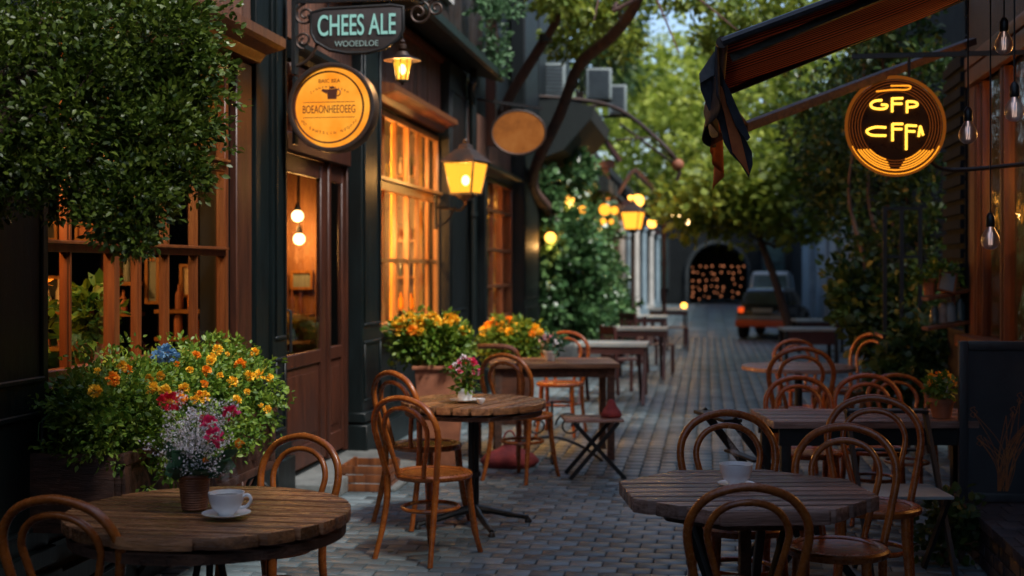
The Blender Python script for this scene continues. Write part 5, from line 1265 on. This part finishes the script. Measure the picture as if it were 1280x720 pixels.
# valance
def valance(name, mat, v0, v1, drop, dx, seed, n=40):
    V = []; F = []; rn = random.Random(seed); k = 10
    for i in range(n+1):
        t_ = i/n; v = v0+(v1-v0)*t_; base = apt(0, v)
        dr_ = drop(t_)
        for j in range(k+1):
            q = j/k; V.append(base+Vector((dx+.03*math.sin(t_*14+seed)*q-.02*q+.012*math.sin(t_*31), .02*math.sin(t_*9+q*2)*q, -.02-dr_*q)))
    for i in range(n):
        for j in range(k): a = i*(k+1)+j; F.append((a, a+k+1, a+k+2, a+1))
    m = MB(); m.add(V, F); o = m.build(name, M[mat], aw, world=True, smooth=True, angle=180); md = o.modifiers.new('s', 'SOLIDIFY'); md.thickness = .004
valance('valance', 'awning_navy', -.02, 1.0, lambda t_: .20+.10*abs(math.sin(t_*PI*3)), -.03, 1)
valance('valance_lining', 'awning_orange', .55, 1.0, lambda t_: .16+.34*t_**1.5, .0, 2)
def flap(name, mat, pts, D0, D1, th=.006):
    m = MB(); n = len(pts); fr_ = [W(px, py, D0+(D1-D0)*(py-60)/160) for px, py in pts]; off = Vector((-ST, CT, 0))*th
    vs = [tuple(p) for p in fr_]+[tuple(p+off) for p in fr_]; m.add(vs, [tuple(range(n))[::-1], tuple(range(n, 2*n))]+[(i, (i+1) % n, n+(i+1) % n, n+i) for i in range(n)])
    m.build(name, M[mat], aw, world=True)
flap('valance_end', 'awning_navy', [(893,64),(874,92),(876,112),(886,138),(898,150),(905,178),(913,192),(926,205),(936,222),(941,206),(940,190),(925,160),(912,122),(903,90)], 5.42, 5.5)
flap('valance_end', 'awning_grey', [(893,64),(874,92),(875,104),(888,96),(897,92),(900,84)], 5.40, 5.47)
flap('valance_end', 'awning_orange', [(893,96),(903,110),(916,150),(926,172),(937,218),(928,206),(916,190),(913,176),(905,140)], 5.39, 5.47)
flap('valance_end', 'awning_navy', [(902,96),(912,112),(924,140),(938,172),(934,176),(920,158),(908,128)], 5.37, 5.45)
# amber ring sign
ns = W(1118, 158, 8.0); sg = thing('ring_sign', 'round dark sign with glowing amber rings and tube letters hanging by the cafe', 'sign', ns, TH*.9)
RS = .305
def cyl(m, r, y0, y1, seg=64): m.prism_y([(r*math.cos(2*PI*i/seg), r*math.sin(2*PI*i/seg)) for i in range(seg)], y0, y1)
m = MB(); cyl(m, RS-.012, -.015, .03); m.build('disc', M['disc_dark'], sg)
def ring(r, a0=0, a1=360, rad=.003, y=-.022, closed=None, ex=1, seg=72):
    n = max(8, int(seg*(a1-a0)/360)); full = abs(a1-a0-360) < 1e-3
    return [(r*math.cos(R(a0+(a1-a0)*i/n)), y, r*ex*math.sin(R(a0+(a1-a0)*i/n))) for i in range(n if full else n+1)], full
m = MB(); p_, c_ = ring(RS); m.tube(p_, .011, 8, closed=True); m.build('outer_rim', M['neon_rim'], sg, smooth=True)
m = MB()
for r in (.285, .268, .25, .233, .216): p_, c_ = ring(r); m.tube(p_, .0018, 5, closed=True)
m.build('dim_ring', M['neon_dim'], sg)
for k, (r, a0, a1) in enumerate(((.30,205,335),(.275,212,328),(.262,214,262),(.262,276,324),(.247,216,260),(.247,279,322),(.232,218,258),(.232,282,320),(.217,222,254),(.217,286,316))):
    m = MB(); p_, c_ = ring(r, a0, a1, y=-.026); m.tube(p_, .0042 if k else .006, 6); m.build('glowing_arc', M['neon_arc'], sg, smooth=True)
m = MB(); m.tube(crom([(-.12,-.026,.215),(-.02,-.026,.225),(.06,-.026,.225),(.09,-.026,.235),(.08,-.026,.25),(-.03,-.026,.25)],5), .005, 6); m.build('glowing_arc', M['neon_arc'], sg, smooth=True)
def strokes(name, L):
    m = MB()
    for s_ in L: m.tube(crom([(x, -.03, z) for x, z in s_], 4) if len(s_) > 2 else [(x, -.03, z) for x, z in s_], .0075, 8)
    m.build(name, M['neon'], sg, smooth=True)
strokes('tube_letter', [[(-.085,.16),(-.13,.155),(-.155,.135),(-.14,.112),(-.09,.105),(-.06,.112),(-.055,.13),(-.09,.132)]])
strokes('tube_letter', [[(-.022,.175),(-.022,.085)],[(-.022,.17),(.045,.172)],[(-.022,.138),(.04,.138)]])
strokes('tube_letter', [[(.07,.155),(.07,.08)],[(.07,.152),(.11,.15),(.135,.137),(.12,.12),(.07,.115)]])
strokes('tube_letter', [[(-.06,-.01),(-.13,-.008),(-.18,-.03),(-.15,-.057),(-.06,-.06)]])
strokes('tube_letter', [[(-.02,.015),(-.02,-.095)],[(-.02,.012),(.045,.012)],[(-.02,-.02),(.04,-.02)]])
strokes('tube_letter', [[(.065,.005),(.065,-.15)],[(.065,.003),(.13,.0)],[(.065,-.033),(.12,-.035)]])
strokes('tube_letter', [[(.142,-.068),(.152,.0)],[(.152,.0),(.17,-.06)]])
m = MB(); m.bar((.1,.03,.27), (.1,.03,.45), .015, .015); w0 = world_mat(sg); 
m.build('hanger', M['iron'], sg); m = MB(); a = w0 @ Vector((.1,.03,.45)); m.bar(a-Vector((.35,0,0)), Vector((XR, a.y, a.z)), .025, .03); m.tube(crom([w0 @ Vector((.22,.03,-.2)), w0 @ Vector((.36,.03,-.27)), Vector((XR, a.y, 2.25))],5), .014, 7); m.each('wall_arm', M['iron'], sg, world=True)
# pendant bulbs
bm_ = thing('timber_beam', 'dark timber beam carrying the hanging bulbs above the frame edge', 'beam', (1.6, 5.6, 2.9)); m = MB(); m.box(.95, XR-.01, 5.45, 5.55, 2.86, 2.96); m.box(1.5, XR-.01, 4.75, 4.85, 2.86, 2.96); m.box(1.42,1.5,4.7,5.6,2.862,2.958); m.build('beam', M['board_dark'], bm_, world=True)
for px, py, D, lab in ((1255,55,5.5,'clear filament bulb hanging highest at the top right corner'),(1210,167,5.5,'clear filament bulb hanging beside the amber ring sign'),(1268,138,4.8,'clear filament bulb hanging in front of the cafe glass at the right edge'),(1238,299,5.5,'lowest hanging clear filament bulb in front of the cafe posts')):
    p = W(px, py, D); t = thing('filament_bulb', lab, 'light bulb', p, group='clear bulbs hanging on black cords')
    s_ = .86 if D > 5 else .8
    m = MB(); m.lathe([(.0,-.052*s_),(.02*s_,-.049*s_),(.038*s_,-.034*s_),(.046*s_,-.01*s_),(.042*s_,.015*s_),(.028*s_,.042*s_),(.018*s_,.06*s_),(.016*s_,.07*s_)], (0,0,0), 24, cap=False); m.build('glass', M['bulb_glass'], t, smooth=True)
    m = MB()
    for k in range(5): a = 2*PI*k/5; m.tube([(.007*math.cos(a), .007*math.sin(a), -.025), (.009*math.cos(a+.6), .009*math.sin(a+.6), .03)], .0011, 4)
    m.tube([(0,0,.03),(0,0,.062)], .003, 6); m.build('filament', M['filament'], t)
    m = MB(); m.lathe([(.019*s_,.062*s_),(.022*s_,.066*s_),(.022*s_,.11*s_),(.012*s_,.13*s_),(.004,.135*s_)], (0,0,0), 16); m.build('socket', M['iron'], t, smooth=True)
    m = MB(); m.tube([(0,0,.12*s_), (0,0,2.86-p.z)], .0035, 6); m.build('cord', M['iron'], t)

# ============================================================ up the street, left
lb = thing('row_house', 'dark narrow house with pale grey columns and a lean-to roof up the left side', 'building', (-2.9, 32, 0))
m = MB(); m.box(-7, -3.0, 27.6, 56, 0, 4.3); m.build('wall', M['plaster_dark'], lb, world=True)
m = MB(); m.box(-7.2, -2.75, 27.55, 56.1, 4.3, 4.5); m.build('roof', M['black'], lb, world=True)
m = MB(); m.prism_y([(-3.0, 3.8), (-1.95, 3.15), (-1.95, 3.25), (-3.0, 3.95)], 29, 55); m.build('porch_roof', M['plaster_grey'], lb, world=True)
m = MB(); m.box(-2.2, -2.0, 29.2, 54.8, 2.98, 3.14); m.build('porch_beam', M['maroon_wood'], lb, world=True)
for k, y in enumerate((31.5, 34.5, 38, 42.5, 48, 54)):
    m = MB(); c = (-2.1, y, 0); m.box(-2.25, -1.95, y-.15, y+.15, 0, .25); m.lathe([(.12,.25),(.105,2.8),(.15,2.84),(.16,2.975)], c, 16); m.build('column', M['pale_col' if k % 2 == 0 else 'blue_col'], lb, world=True, smooth=True)
for y in (30.5, 36, 40.5, 45, 51):
    m = MB(); m.box(-2.99, -2.96, y-.7, y+.7, .4, 2.6); m.build('window', M['car_glass'], lb, world=True)
# carved timber gable porch with warm light
gp = thing('timber_gable', 'small timber gable porch glowing orange above the ivy', 'porch', (-2.4, 28, 0))
m = MB()
for px in (733, 757): a = W(px, 205, 27.9); m.bar(a, Vector((a.x, a.y, .0)), .16, .16)
m.build('post', M['amber_wood'], gp, world=True)
m = MB(); m.bar(W(722,205,27.9), W(768,205,27.9), .2, .16); m.bar(W(728,232,27.9), W(762,232,27.9), .1, .1); m.build('beam', M['amber_wood'], gp, world=True)
m = MB(); a, b_, c_ = W(715,202,27.9), W(746,160,27.9), W(775,202,27.9); m.bar(a, b_, .5, .08, up=(0,0,1)); m.bar(b_, c_, .5, .08); m.build('roof', M['maroon_wood'], gp, world=True)
lamp(gp, W(742,250,27.3), 40, (1,.42,.1), .1)
gp2 = thing('timber_gable', 'slanting brown and black rafters beside the lit lantern up the street', 'porch', G(812, 30))
m = MB(); m.bar(W(792,212,30), W(832,250,30), .5, .09); m.bar(W(790,214,30), W(768,250,30), .5, .08); m.build('roof', M['frame_wood'], gp2, world=True)
m = MB(); a = W(830,252,30); m.bar(a, Vector((a.x,a.y,0)), .09, .09); a = W(770,252,30); m.bar(a, Vector((a.x,a.y,0)), .09, .09); m.bar(W(768,254,30), W(834,254,30), .1, .12); m.build('frame', M['maroon_wood'], gp2, world=True)
# black awning frames
af = thing('folded_awning', 'dark folded awning with bare black metal arms left of the trees', 'awning', W(730,150,22))
m = MB(); m.prism_y([(-2.9, 4.5), (-1.85, 4.25), (-1.9, 4.05), (-2.35, 3.55), (-2.9, 3.35)], 21.0, 24.5); m.build('cloth', M['awning_dark'], af, world=True)
m = MB(); 
for D0, D1 in ((21.0, 20.4), (24.3, 23.8)):
    p = W(762, 132, D0); q = W(826, 178, D1); e = W(848, 208, D1); f = W(846, 226, D1); m.tube(crom([Vector((-2.9,p.y,4.45)), p, q, e, f], 6), .035, 7)
    m.tube([W(775,155,D0), W(840,203,D1)], .022, 6)
m.tube([W(848,208,20.4), W(848,208,23.8)], .03, 7); m.tube([W(770,175,20.6), W(812,172,20.5), W(840,198,20.4)], .018, 6); m.build('arm', M['iron_rust'], af, world=True, smooth=True)
m = MB(); m.sphere(W(847,206,20.4), .10, 10, 8); m.build('end_cap', M['terracotta'], af, world=True, smooth=True)
af2 = thing('small_canopy', 'small dark sloping canopy below the bare awning arms', 'canopy', W(775,215,26)); m = MB(); m.prism_y([(-2.9,3.9),(-1.9,3.35),(-1.9,3.1),(-2.9,3.2)], 25, 27.4); m.build('cloth', M['awning_dark'], af2, world=True)
# air conditioners
def ac(px, py, D, w, h, label):
    p = W(px, py, D); t = thing('air_conditioner', label, 'air conditioner', p, TH, group='air conditioners on the wall'); m = MB(); m.box(-w/2, w/2, 0, .45, -h/2, h/2); m.build('casing', M['ac_white'], t, bevel=.03)
    m = MB(); 
    for k in range(9): z = -h/2+.06+k*(h-.12)/8; m.box(-w/2+.05, w/2-.05, -.02, -.002, z-.012, z+.012)
    m.build('grille', M['plaster_grey'], t)
    m = MB(); b_ = Vector((XF-1, p.y+.2, p.z-h/2-.03)); m.bar((XF-.05, p.y+.22, p.z-h/2-.03), (p.x+w/2, p.y+.22, p.z-h/2-.03), .06, .05); m.build('bracket', M['iron'], t, world=True)
ac(690, 101, 23.5, .50, .66, 'left pale air conditioner box seen between the brown poles'); ac(749, 104, 25, .5, .60, 'middle pale air conditioner box behind the leaning trunk'); ac(773, 124, 27, .36, .62, 'right narrow pale air conditioner above the folded awning')
# lights up the street
lantern(791, 276, 25, .95, 'lit amber lantern on the post up the street', 30, -2.6, 'lamp_pane_far', core=False)
lp = thing('lamp_post', 'thin dark post carrying the far amber lantern', 'post', G(791, 25.15)); m = MB(); a = G(791, 25.15); m.lathe([(.09,0),(.09,.1),(.045,.2),(.04,2.25)], a, 12); m.build('post', M['iron_rust'], lp, world=True, smooth=True)
for px, py, D, r, mt, e, lab in ((797,251,26,.13,'globe_amber',8,'amber globe just above the far lantern'),(815,279,30,.11,'globe_amber',6,'small amber globe right of the far lantern'),(846,270,34,.13,'globe',8,'left white globe light hanging over the street'),(861,276,36,.13,'globe',8,'right white globe light hanging over the street'),(756,262,24,.11,'lamp_pane_far',8,'large yellow light glowing over the ivy'),(768,263,25,.08,'lamp_pane_far',0,'yellow light right of the large yellow light'),(728,262,23,.07,'lamp_pane_far',0,'small yellow light near the ivy top'),(754,277,24,.06,'lamp_pane_far',0,'small yellow light under the large yellow light'),(764,277,25,.05,'lamp_pane_far',0,'small yellow light lowest right above the ivy'),(712,250,22.5,.08,'globe_amber',5,'amber light half buried in the ivy leaves'),(688,297,21,.09,'globe_amber',4,'dim orange light inside the ivy'),(788,247,26,.05,'globe_amber',0,'tiny amber light left of the amber globe'),(741,228,27,.07,'globe_amber',4,'small orange light under the timber gable'),(855,382,38,.09,'globe_amber',0,'low amber light near the archway')):
    p = W(px, py, D); t = thing('globe_light', lab, 'light', p, group='globe lights up the street'); m = MB(); m.sphere((0,0,0), r, 14, 10); m.build('globe', M[mt], t, smooth=True)
    m = MB(); m.tube([(0,0,r*.9),(0,0,r+.5)], .01, 5); m.lathe([(r*.35,r*.85),(r*.35,r*1.15)], (0,0,0), 10); m.build('fitting', M['iron'], t)
    if e: lamp(t, p+Vector((0,-.02,-r-.05)), e, (1,.5,.15), .05)
cb_ = thing('cable', 'thin black cable across the street holding the globe lights', 'cable', W(846,262,35)); m = MB(); m.tube(crom([Vector((-2.1,33,3.5)), W(846,262,34)+Vector((0,0,.45)), W(861,268,36)+Vector((0,0,.45)), Vector((3.2,38,4.2))],8), .012, 5); m.build('wire', M['iron'], cb_, world=True)

# ============================================================ end of the street
eb = thing('arched_building', 'dark grey building with a black archway full of small lights at the street end', 'building', G(897, 56))
ac_ = G(897, 56); ya = ac_.y; cxA = ac_.x; rA = 1.32; zs = 1.35
m = MB(); poly = [(-16, 0), (cxA-rA, 0), (cxA-rA, zs)]+[(cxA-rA*math.cos(PI*i/20), zs+rA*math.sin(PI*i/20)) for i in range(1, 20)]+[(cxA+rA, zs), (cxA+rA, 0), (22, 0), (22, 4.3), (-16, 4.3)]
# wall with arched opening: built as strips
vs = []; fs = []
def strip(x0, x1, zb0, zb1, top=4.3):
    o = len(vs); vs.extend([(x0,ya,zb0),(x1,ya,zb1),(x1,ya,top),(x0,ya,top),(x0,ya+.6,zb0),(x1,ya+.6,zb1),(x1,ya+.6,top),(x0,ya+.6,top)]); fs.extend([(o,o+1,o+2,o+3),(o,o+4,o+5,o+1),(o+7,o+6,o+5,o+4)])
strip(-16, cxA-rA, 0, 0); strip(cxA+rA, 22, 0, 0)
N = 16
for i in range(N):
    a0, a1 = PI-PI*i/N, PI-PI*(i+1)/N; strip(cxA+rA*math.cos(a0), cxA+rA*math.cos(a1), zs+rA*math.sin(a0), zs+rA*math.sin(a1))
m = MB(); m.add(vs, fs); m.box(cxA-rA-.01, cxA-rA, ya, ya+.6, 0, zs); m.box(cxA+rA, cxA+rA+.01, ya, ya+.6, 0, zs); m.build('wall', M['plaster_dark'], eb, world=True)
m = MB(); m.tube([(cxA-rA*1.03, ya-.02, 0), (cxA-rA*1.03, ya-.02, zs)]+[(cxA-1.03*rA*math.cos(PI*i/16), ya-.02, zs+1.03*rA*math.sin(PI*i/16)) for i in range(1, 16)]+[(cxA+rA*1.03, ya-.02, zs), (cxA+rA*1.03, ya-.02, 0)], .1, 8); m.build('arch_trim', M['plaster_grey'], eb, world=True, smooth=True)
m = MB(); m.box(cxA-2.5, cxA-2.4, ya+.6, ya+7, 0, 4); m.box(cxA+2.4, cxA+2.5, ya+.6, ya+7, 0, 4); m.box(cxA-2.5, cxA+2.5, ya+7, ya+7.1, 0, 4); m.box(cxA-2.5, cxA+2.5, ya+.6, ya+7.1, 4, 4.1); m.build('passage', M['black'], eb, world=True)
m = MB(); m.box(-16, 22, ya-.3, ya+9, 4.3, 4.6); m.build('roof', M['black'], eb, world=True)
for x in (cxA-4.2, cxA-2.6, cxA+2.4, cxA+3.9, cxA+5.4):
    m = MB(); m.box(x-.45, x+.45, ya-.05, ya-.01, .7, 2.9); w_ = m.build('window', M['car_glass'], eb, world=True); m = MB(); m.box(x-.5, x-.45, ya-.09, ya-.01, .65, 2.95); m.box(x+.45, x+.5, ya-.09, ya-.01, .65, 2.95); m.box(x-.45, x+.45, ya-.09, ya-.05, 1.8, 1.86); m.build('frame', M['plaster_grey'], w_, world=True)
lc = thing('light_curtain', 'rows of small orange bulbs strung across the dark archway', 'string lights', (cxA, ya+1.2, 0))
rn = random.Random(5); m = MB()
for r_ in range(6): z = .28+.27*r_; m.tube([(cxA-1.3, ya+1.2, z+.06), (cxA+1.3, ya+1.2, z+.06)], .008, 4)
m.build('cord', M['iron'], lc, world=True)
for r_ in range(6):
    for c in range(9):
        if rn.random() < .16: continue
        x = cxA-1.15+.27*c+(.13 if r_ % 2 else 0)+rn.uniform(-.09,.09); z = .28+.27*r_+rn.uniform(-.08,.08); m = MB(); m.sphere((x, ya+1.2, z), rn.uniform(.025,.05), 8, 6); m.build('bulb', M['bokeh'], lc, world=True, smooth=True)

# right side buildings up the street
rb = thing('row_house', 'grey house with tall pale blue pillars and dark doors up the right side', 'building', (3.4, 30, 0))
m = MB(); m.box(3.5, 8, 11.5, 55, 0, 6.2); m.build('wall', M['plaster_dark'], rb, world=True)
m = MB(); m.box(3.2, 8.2, 11.4, 55.1, 6.2, 6.5); m.build('roof', M['black'], rb, world=True)
m = MB(); m.box(3.2, 3.49, 26, 50, 3.3, 3.7); m.build('fascia', M['plaster_grey'], rb, world=True)
for y0_, y1_ in ((29.5, 32.2), (33.6, 35.4), (36.4, 39.8), (42.5, 45.5)):
    m = MB(); m.box(3.25, 3.49, y0_, y1_, 0, 3.29); m.build('pillar', M['blue_col'], rb, world=True, bevel=.03)
for y0_, y1_ in ((32.4, 33.4), (40.2, 42.2), (24, 26)):
    m = MB(); m.box(3.46, 3.498, y0_, y1_, 0, 2.7); m.build('door', M['black'], rb, world=True)
eb2 = thing('rear_light_blocker', 'plain dark unseen building added behind the viewer to cut light', 'building', (-.5, -26, 0)); m = MB(); m.box(-6, 5, -25, -24.1, 0, 3.5); m.build('wall', M['plaster_dark'], eb2, world=True)  # unseen, added to keep open sky light off camera-facing surfaces
m = MB(); P = []
for _ in range(70): y = random.uniform(6.5, 26); P.append((random.uniform(-2.6, 1.9)+0, y, .006))
tag(leaves('fallen_leaves', np.array(P), np.tile(np.array([0,0,.05]), (len(P),1))+rng.normal(0,1,(len(P),3))*np.array([1,1,.05]), .04, leafmat('dry_leaf', (.12,.05,.015), (.16,.09,.02), (.10,.11,.02), .1), None, 'leaf', jit=.1, up=3), 'small dry leaves scattered over the paving', 'leaves', kind='stuff')
# low tables by the car
for px, D, lab in ((1022, 24.5, 'low dark red table with a pale top right of the parked hatchback'), (1010, 21, 'low dark bench table in front of the far right pillars')):
    t = thing('low_table', lab, 'table', G(px, D), .1, group='low dark red tables on the right'); m = MB(); m.box(-.45,.45,-.35,.35,.58,.62); m.build('tabletop', M['top_pale'], t); m = MB(); m.box(-.42,.42,-.32,-.29,.36,.57); m.box(-.42,.42,.29,.32,.36,.57); m.each('apron', M['maroon_wood'], t); legs4(t, .4, .3, .58, .06, 'black')

# ============================================================ cars
def car(px, D, rz, label, paint, low, s=1, L=3.1, wd=1.25, H=1.22, lamps=True, cat='car'):
    t = thing('parked_car', label, cat, G(px, D), rz, scale=s); w = wd/2   # rear faces local -Y
    def sect(pts, hw, name, mat, par=None, bev=.03, taper=0):
        m = MB(); n = len(pts); vs = [(-hw+ (taper if z > H*.8 else 0), y, z) for y, z in pts]+[(hw-(taper if z > H*.8 else 0), y, z) for y, z in pts]
        m.add(vs, [tuple(range(n))[::-1], tuple(range(n, 2*n))]+[(i, (i+1) % n, n+(i+1) % n, n+i) for i in range(n)]); return m.build(name, M[mat], par or t, bevel=bev)
    sect([(-.02,.30),(.0,.62),(.04,.74),(L*.72,.72),(L*.95,.62),(L,.5),(L,.28)], w, 'body', paint, bev=.11)
    sect([(.08,.73),(.28,H-.06),(.45,H),(L*.5,H),(L*.6,H-.05),(L*.76,.71)], w-.06, 'cabin', paint, bev=.09, taper=.11)
    m = MB(); m.add([(-w+.16,.105,.78),(w-.16,.105,.78),(w-.22,.255,H-.1),(-w+.22,.255,H-.1)], [(0,1,2,3)]); o = m.build('rear_window', M['car_glass'], t); md = o.modifiers.new('s','SOLIDIFY'); md.thickness = .02; md.offset = 1
    for sx in (-1, 1):
        m = MB(); m.add([(sx*(w-.052),.3,.78),(sx*(w-.052),1.0,.78),(sx*(w-.115),1.0,H-.1),(sx*(w-.115),.45,H-.1)], [(0,1,2,3)]); m.add([(sx*(w-.052),1.08,.78),(sx*(w-.052),1.95,.78),(sx*(w-.115),1.6,H-.1),(sx*(w-.115),1.08,H-.1)], [(0,1,2,3)])
        o = m.build('side_window', M['car_glass'], t); md = o.modifiers.new('s','SOLIDIFY'); md.thickness = .02; md.offset = 0
        for y in (.5, L-.6):
            m = MB(); m.lathe([(.12,-.09),(.27,-.09),(.29,-.06),(.29,.06),(.27,.09),(.12,.09)], (0,0,0), 24); m.v = [(z+sx*(w-.08), x+y, y2+.29) for x, y2, z in m.v]; wh = m.build('wheel', M['rubber'], t, smooth=True)
            m = MB(); m.lathe([(.0001,.0),(.15,.0),(.16,.02)], (0,0,0), 18, cap=False); m.v = [(sx*(w+.014)+0*z, x+y, y2+.29) for x, y2, z in m.v]; m.build('rim', M['rim'], wh)
        m = MB(); m.box(sx*(w-.12)-.06, sx*(w-.12)+.06, -.035, .04, .60, .72); m.build('tail_light', M['tail_lamp' if lamps else 'car_red'], t, bevel=.01)
    m = MB(); m.box(-w-.0, w+.0, -.09, .05, .28, .44); m.build('bumper', M[low], t, bevel=.03)
    m = MB(); m.box(-w+.01, w-.01, -.06, .03, .45, .53); m.build('trim', M['car_silver'], t, bevel=.01)
    m = MB(); m.box(-.22, .22, -.045, -.02, .60, .70); m.build('number_plate', M['car_silver'], t, bevel=.004)
    return t
car(953, 28.6, -R(13), 'small dark hatchback with glowing red tail lights and an orange red bumper', 'car_paint', 'car_red', 1.0, 3.1, 1.2, 1.14)
car(962, 36, -R(6), 'pale grey car parked in front of the dark hatchback', 'car_silver', 'car_silver', 1.0, 3.4, 1.35, 1.5, False)

# ============================================================ sky, sun, camera
SA, SE = 125, 52
wd_ = bpy.data.worlds.new('World'); scene.world = wd_; wd_.use_nodes = True; nt = wd_.node_tree
sk = nt.nodes.new('ShaderNodeTexSky'); sk.sky_type = 'NISHITA'; sk.sun_disc = False; sk.sun_elevation = R(SE); sk.sun_rotation = R(SA); sk.dust_density = 1.5; sk.ozone_density = 1.6
bg = nt.nodes['Background']; bg.inputs[1].default_value = .135; nt.links.new(sk.outputs[0], bg.inputs[0])
sl = bpy.data.lights.new('sun', 'SUN'); sl.energy = 3.0; sl.angle = R(12); sl.color = (1,.97,.92)
so = bpy.data.objects.new('sun', sl); col.objects.link(so)
d = Vector((math.sin(R(SA))*math.cos(R(SE)), math.cos(R(SA))*math.cos(R(SE)), math.sin(R(SE)))); so.rotation_euler = d.to_track_quat('Z', 'Y').to_euler()
cd = bpy.data.cameras.new('camera'); cam = bpy.data.objects.new('camera', cd); col.objects.link(cam); scene.camera = cam
cam.location = (0,0,CAMZ); cam.rotation_euler = (PI/2, 0, TH); cd.sensor_width = 36; cd.lens = 45; cd.shift_y = -(360-CY)/1280; cd.clip_start = .05; cd.clip_end = 2000
cd.dof.use_dof = True; cd.dof.focus_distance = 5.5; cd.dof.aperture_fstop = 2.1
vs_ = scene.view_settings; vs_.view_transform = 'Standard'; vs_.look = 'None'; vs_.exposure = 0.82; vs_.gamma = 1; vs_.use_curve_mapping = False
cy = scene.cycles; cy.use_denoising = True; cy.max_bounces = 7; cy.diffuse_bounces = 3; cy.glossy_bounces = 3; cy.transmission_bounces = 4; cy.transparent_max_bounces = 12; cy.sample_clamp_indirect = 6; cy.caustics_reflective = False; cy.caustics_refractive = False; cy.volume_bounces = 1
try: cy.denoiser = 'OPENIMAGEDENOISE'
except Exception: pass
